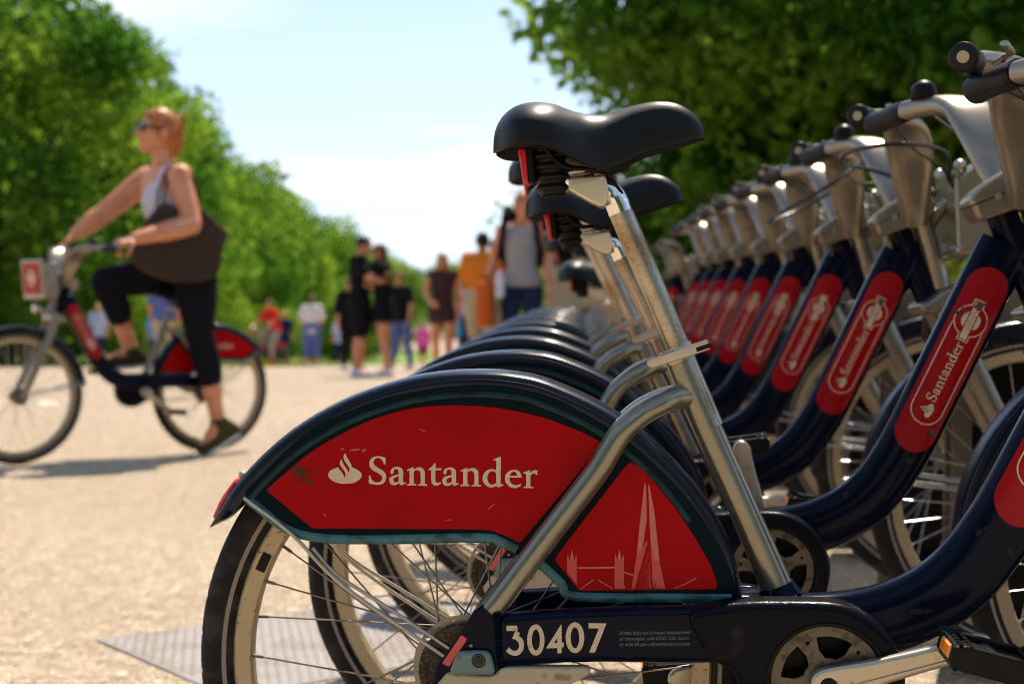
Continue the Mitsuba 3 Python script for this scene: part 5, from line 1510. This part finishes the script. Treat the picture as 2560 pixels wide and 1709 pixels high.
def build_crowd():
    # the embracing couple
    b = Body(1.78, 1.25, 1.2, face=(0.9, -0.45, -0.15), head=(0.070, -0.02, 1.590), neck=(0.015, 0, 1.44), el_l=(0.20, 0.215, 1.20), wr_l=(0.36, 0.02, 1.235), el_r=(0.18, -0.22, 1.20), wr_r=(0.36, -0.02, 1.16), hd_l=(0.3, -1, 0.1), hd_r=(0.3, 1, 0.0), pn_l=(-1, -0.2, 0), pn_r=(-1, 0.2, 0))
    person('dark haired man in black t-shirt and black shorts hugging a woman', -1.92, 19.7, -8, b, ('t_shirt', b.shirt(0.34, 0.020, 0.06), 'cloth_black'), ('shorts', b.trousers(0.43, 0.028), 'cloth_black'), 'shoe_white', ('short', 'hair_dark'))
    b = Body(1.68, 1.15, 1.15, 1.08, face=(0.55, 0.75, 0.05), head=(0.055, 0.01, 1.60), el_l=(0.15, 0.20, 1.22), wr_l=(0.30, 0.06, 1.16), el_r=(0.10, -0.23, 1.15), wr_r=(0.28, -0.10, 1.10), ankle_l=(-0.10, 0.15, 0.085), knee_l=(-0.03, 0.13, 0.49), toe_l=(0.06, 0.18, 0.03), hd_l=(1, -0.2, 0.2), hd_r=(1, 0.2, 0.1))
    dress = fuse(b.torso(0.020) + b.arm('l', 0.022, 0.45) + b.arm('r', 0.022, 0.45) + [hull(b.e(b.pelvis, (0.115, 0.16, 0.10), 0.02), b.e(b.pelvis - (0.0, 0, 0.20), (0.15, 0.20, 0.03), 0.02))], 0.03, 5)
    gl = cat([from_manifold(b_) for b_ in (lambda: (b.skin(0.05), [b.hE(0.092, s * 0.034, 0.014, (0.009, 0.028, 0.019)) for s in (-1, 1)])[1])()])
    person('woman in a short black dress and sunglasses in the arms of the man in black', -1.62, 19.72, 172, b, ('dress', dress, 'cloth_black'), None, 'shoe_white', ('long', 'hair_brown'), extra=(('sunglasses', gl, 'glass_dark'),))
    # right of the gap
    b = Body(1.80, 1.42, 1.3, el_l=(0.06, 0.24, 1.14), wr_l=(0.20, 0.20, 0.95), el_r=(0.04, -0.26, 1.13), wr_r=(0.15, -0.24, 0.92))
    person('dark haired man in a bright orange t-shirt seen from behind', -0.37, 19.6, 80, b, ('t_shirt', b.shirt(0.36, 0.024, 0.05), 'cloth_orange'), ('shorts', b.trousers(0.46, 0.03), 'cloth_khaki'), 'shoe_white', ('short', 'hair_dark'), 'skin_tan')
    b = Body(1.80, 1.05, face=(0.9, 0.3, 0))
    person('sunburnt man in a white shirt half hidden behind the man in orange', -0.21, 20.7, -100, b, ('t_shirt', b.shirt(0.36, 0.018, 0.05), 'cloth_white'), ('trousers', b.trousers(0.97), 'cloth_khaki'), 'shoe_white', ('short', 'hair_brown'))
    b = Body(1.58, 0.86, 0.92, walk=0.8, face=(0.95, 0.3, 0), el_l=(0.0, 0.23, 1.12), wr_l=(0.08, 0.25, 0.90), el_r=(-0.05, -0.25, 1.13), wr_r=(0.05, -0.30, 0.90), head=(0.02, 0.02, 1.60))
    tank = fuse(b.torso(0.013, top=False) + [hull(b.e(b.chest, (0.108, 0.148, 0.135), 0.014), b.e(b.chest + (0, 0.10, 0.11), (0.06, 0.03, 0.03), 0.013), b.e(b.chest + (0, -0.10, 0.11), (0.06, 0.03, 0.03), 0.013)), hull(b.e(b.pelvis, (0.118, 0.166, 0.10), 0.022), b.e(b.waist, (0.10, 0.13, 0.06), 0.016))], 0.045, 4, b.pelvis[2] - 0.02)
    r, m = person('woman in a grey sleeveless top and dark jeans walking with a backpack', 0.075, 12.3, -96, b, ('tank_top', tank, 'cloth_grey'), ('jeans', b.trousers(0.97), 'cloth_jeans'), 'shoe_white', ('short', 'hair_red'))
    bp = thing('backpack', 'dark backpack on the woman in the grey sleeveless top', 'bag')
    part(bp, 'body', mikit.ply(fuse([hull(*[S_((-0.19 + dx, y, z), 0.05, 12) for dx in (-0.06, 0.04) for y in (-0.12, 0.12) for z in (1.05, 1.40)])], 0.03, 4), 'm_cloth_black', 60), to=m)
    for s in (-1, 1):
        part(bp, 'strap', mikit.ply(sweep(cr([(-0.13, s * 0.10, 1.42), (-0.02, s * 0.115, 1.475), (0.10, s * 0.125, 1.36), (0.115, s * 0.14, 1.20), (0.02, s * 0.165, 1.08), (-0.12, s * 0.13, 1.06)], 6), 0.008, 0.026, ref=(0, 1, 0), n=8, pw=3), 'm_cloth_black', 60), to=m)
    bo = thing('plastic_bottle', 'small white bottle held at the hip of the woman in the grey top', 'bottle')
    part(bo, 'bottle', mikit.ply(lathe([(0.001, -0.10), (0.034, -0.10), (0.036, -0.09), (0.036, 0.05), (0.016, 0.09), (0.001, 0.09)], 20, 'z', (0.20, -0.15, 0.86)), 'm_cloth_white', 40), to=m)
    part(bo, 'cap', mikit.ply(lathe([(0.001, 0.088), (0.016, 0.088), (0.016, 0.115), (0.001, 0.115)], 16, 'z', (0.20, -0.15, 0.86)), 'm_shoe_white', 40), to=m)
    ob = thing('tote_bag', 'orange leather bag hanging beside the woman in the grey top', 'bag')
    part(ob, 'body', mikit.ply(fuse([hull(*[S_((x, -0.27 + dy, z), 0.045, 12) for x in (0.02, 0.20) for dy in (-0.02, 0.02) for z in (0.58, 0.84)])], 0.03, 4), 'm_bag_orange', 60), to=m)
    part(ob, 'strap', mikit.ply(sweep(cr([(0.02, -0.27, 0.86), (0.07, -0.28, 0.95), (0.11, -0.28, 0.97), (0.15, -0.28, 0.95), (0.20, -0.27, 0.86)], 6), 0.006, 0.012, n=8), 'm_bag_orange', 60), to=m)
    b = Body(1.74, 1.05, el_r=(0.02, -0.24, 1.12), wr_r=(0.14, -0.22, 0.92))
    r, m = person('person in a dark plum top partly hidden behind the second saddle', 0.50, 13.6, -80, b, ('top', b.shirt(0.5, 0.02, 0.06), 'cloth_plum'), ('jeans', b.trousers(0.97), 'cloth_navy'), 'shoe_white', ('long', 'hair_dark'))
    tb = thing('tote_bag', 'beige canvas bag carried by the person in the plum top', 'bag')
    part(tb, 'body', mikit.ply(fuse([hull(*[S_((x, -0.02 + dy, z), 0.04, 12) for x in (0.20, 0.26) for dy in (-0.19, 0.16) for z in (0.72, 1.00)])], 0.03, 4), 'm_cloth_khaki', 60), to=m)
    part(tb, 'handle', mikit.ply(sweep(cr([(0.23, -0.16, 1.03), (0.20, -0.20, 1.20), (0.16, -0.15, 1.30), (0.20, 0.10, 1.20), (0.23, 0.12, 1.03)], 6), 0.008, n=8), 'm_cloth_khaki', 60), to=m)
    # farther along the path
    b = Body(1.68, 0.98, walk=0.9, el_r=(0.05, -0.23, 1.14), wr_r=(0.22, -0.12, 1.0), hd_r=(1, 0.4, 0))
    dress = fuse(b.torso(0.016) + b.leg('l', 0.02, 0.16) + b.leg('r', 0.02, 0.16) + [hull(b.e(b.pelvis, (0.115, 0.16, 0.10), 0.016), b.e(b.pelvis - (0.0, 0, 0.16), (0.14, 0.185, 0.03), 0.02))], 0.03, 5)
    person('blond woman in a short dark patterned dress walking towards the viewer', -0.96, 21.6, -92, b, ('dress', dress, 'cloth_plum'), None, 'shoe_white', ('long', 'hair_blond'))
    b = Body(1.75, 1.05, walk=-0.8)
    person('person in a pale shirt just behind the blond woman', -0.62, 24.5, -95, b, ('t_shirt', b.shirt(0.36, 0.02, 0.05), 'cloth_pale'), ('jeans', b.trousers(0.97), 'cloth_jeans'), 'shoe_white', ('short', 'hair_brown'))
    b = Body(1.12, 1.1, walk=0.7)
    person('small child in a pink top far along the path', -2.30, 40.5, -90, b, ('t_shirt', b.shirt(0.4, 0.03, 0.08), 'cloth_pink'), ('shorts', b.trousers(0.45, 0.02), 'cloth_plum'), 'shoe_white', ('short', 'hair_brown'))
    b = Body(1.52, 1.1)
    person('person all in black standing to the left behind the couple', -2.66, 25.6, -60, b, ('top', b.shirt(0.6, 0.02, 0.08), 'cloth_black'), ('trousers', b.trousers(0.97), 'cloth_black'), 'shoe_white', ('short', 'hair_dark'))
    b = Body(1.70, 1.05, walk=-0.7, el_l=(0.10, 0.30, 1.14), wr_l=(0.24, 0.34, 0.93))
    person('person in a black top and blue jeans to the right behind the couple', -1.92, 27.0, -120, b, ('top', b.shirt(0.36, 0.02, 0.06), 'cloth_black'), ('jeans', b.trousers(0.97), 'cloth_blue'), 'shoe_white', ('short', 'hair_brown'))
    b = Body(1.74, 1.08, el_l=(-0.02, 0.26, 1.14), wr_l=(0.18, 0.20, 1.08), el_r=(-0.02, -0.26, 1.14), wr_r=(0.18, -0.20, 1.08))
    person('man in a white t-shirt and baggy blue shorts seen from behind', -4.78, 37.4, 95, b, ('t_shirt', b.shirt(0.4, 0.035, 0.08), 'cloth_white'), ('shorts', b.trousers(0.72, 0.045), 'cloth_blue'), 'shoe_white', ('short', 'hair_brown'))
    b = Body(1.66, 1.05, walk=0.8)
    person('person in a pale checked top behind the rider\'s front wheel', -10.9, 41.3, -95, b, ('top', b.shirt(0.36, 0.03, 0.06), 'cloth_pale'), ('trousers', b.trousers(0.97), 'cloth_navy'), 'shoe_white', ('short', 'hair_blond'))
    b = Body(1.50, 1.1, el_l=(0.12, 0.20, 1.14), wr_l=(0.26, 0.02, 1.05))
    person('sunburnt person in a turquoise top behind the rider\'s saddle', -9.55, 41.9, -90, b, ('t_shirt', b.shirt(0.36, 0.02, 0.05), 'cloth_sky'), ('trousers', b.trousers(0.97), 'cloth_navy'), 'shoe_white', ('short', 'hair_red'))
    b = Body(1.86, 1.25)
    person('large person in a lilac blue shirt behind the rider\'s bag', -6.55, 29.5, 85, b, ('t_shirt', b.shirt(0.4, 0.03, 0.06), 'cloth_blue'), ('trousers', b.trousers(0.97), 'cloth_khaki'), 'shoe_white', ('short', 'hair_brown'))
    b = Body(1.60, 1.05, walk=0.6)
    person('person in navy far behind, between the red and the white shirts', -6.6, 45.5, -90, b, ('top', b.shirt(0.5, 0.02, 0.06), 'cloth_navy'), ('trousers', b.trousers(0.97), 'cloth_navy'), 'shoe_white', ('short', 'hair_blond'))
    b = Body(1.35, 1.05, walk=0.8)
    person('child in pale blue to the left of the couple', -4.55, 41.5, -90, b, ('t_shirt', b.shirt(0.4, 0.025, 0.06), 'cloth_pale'), ('trousers', b.trousers(0.9), 'cloth_navy'), 'shoe_white', ('short', 'hair_brown'))
    b = Body(1.30, 1.05, walk=-0.7)
    person('child in bright blue beside the man in orange', -0.78, 26.5, -90, b, ('t_shirt', b.shirt(0.4, 0.03, 0.10), 'cloth_sky'), ('trousers', b.trousers(0.9), 'cloth_navy'), 'shoe_white', ('short', 'hair_dark'))
    # the cyclist in red, far off, on a hire bicycle
    pose = Pose(-6.10, 41.0, float(gz(-6.5, 40.5)) + 0.01, 130, 0)
    bicycle('far off hire bicycle under the cyclist in red', pose, ds=-0.10, crank=90, left=True, loop=None, group=None)
    b = Body(1.74, 1.1, absolute=True, pelvis=(0.14, 0, 0.97), waist=(0.17, 0, 1.10), chest=(0.25, 0, 1.29), neck=(0.29, 0, 1.45), head=(0.33, 0, 1.62), hip_l=(0.15, 0.09, 0.94), hip_r=(0.15, -0.09, 0.94), knee_l=(0.40, 0.12, 0.58), ankle_l=(0.34, 0.13, 0.20), toe_l=(0.48, 0.14, 0.14), knee_r=(0.50, -0.12, 0.86), ankle_r=(0.38, -0.13, 0.55), toe_r=(0.52, -0.14, 0.50),
             sh_l=(0.27, 0.18, 1.41), el_l=(0.42, 0.27, 1.20), wr_l=(0.56, 0.29, 1.09), sh_r=(0.27, -0.18, 1.41), el_r=(0.42, -0.27, 1.20), wr_r=(0.56, -0.29, 1.09), hd_l=(1, 0, -0.3), hd_r=(1, 0, -0.3), pn_l=(0, 0, -1), pn_r=(0, 0, -1))
    person('far off cyclist in a red t-shirt riding a hire bicycle', 0, 0, 0, b, ('t_shirt', b.shirt(0.4, 0.03, 0.03), 'cloth_red'), ('trousers', b.trousers(0.9, 0.02), 'cloth_grey'), 'cloth_red', ('short', 'hair_brown'), m=pose.m)
build_ground()
build_trees()
build_row()
build_docks()
build_rider()
build_crowd()
use_materials()
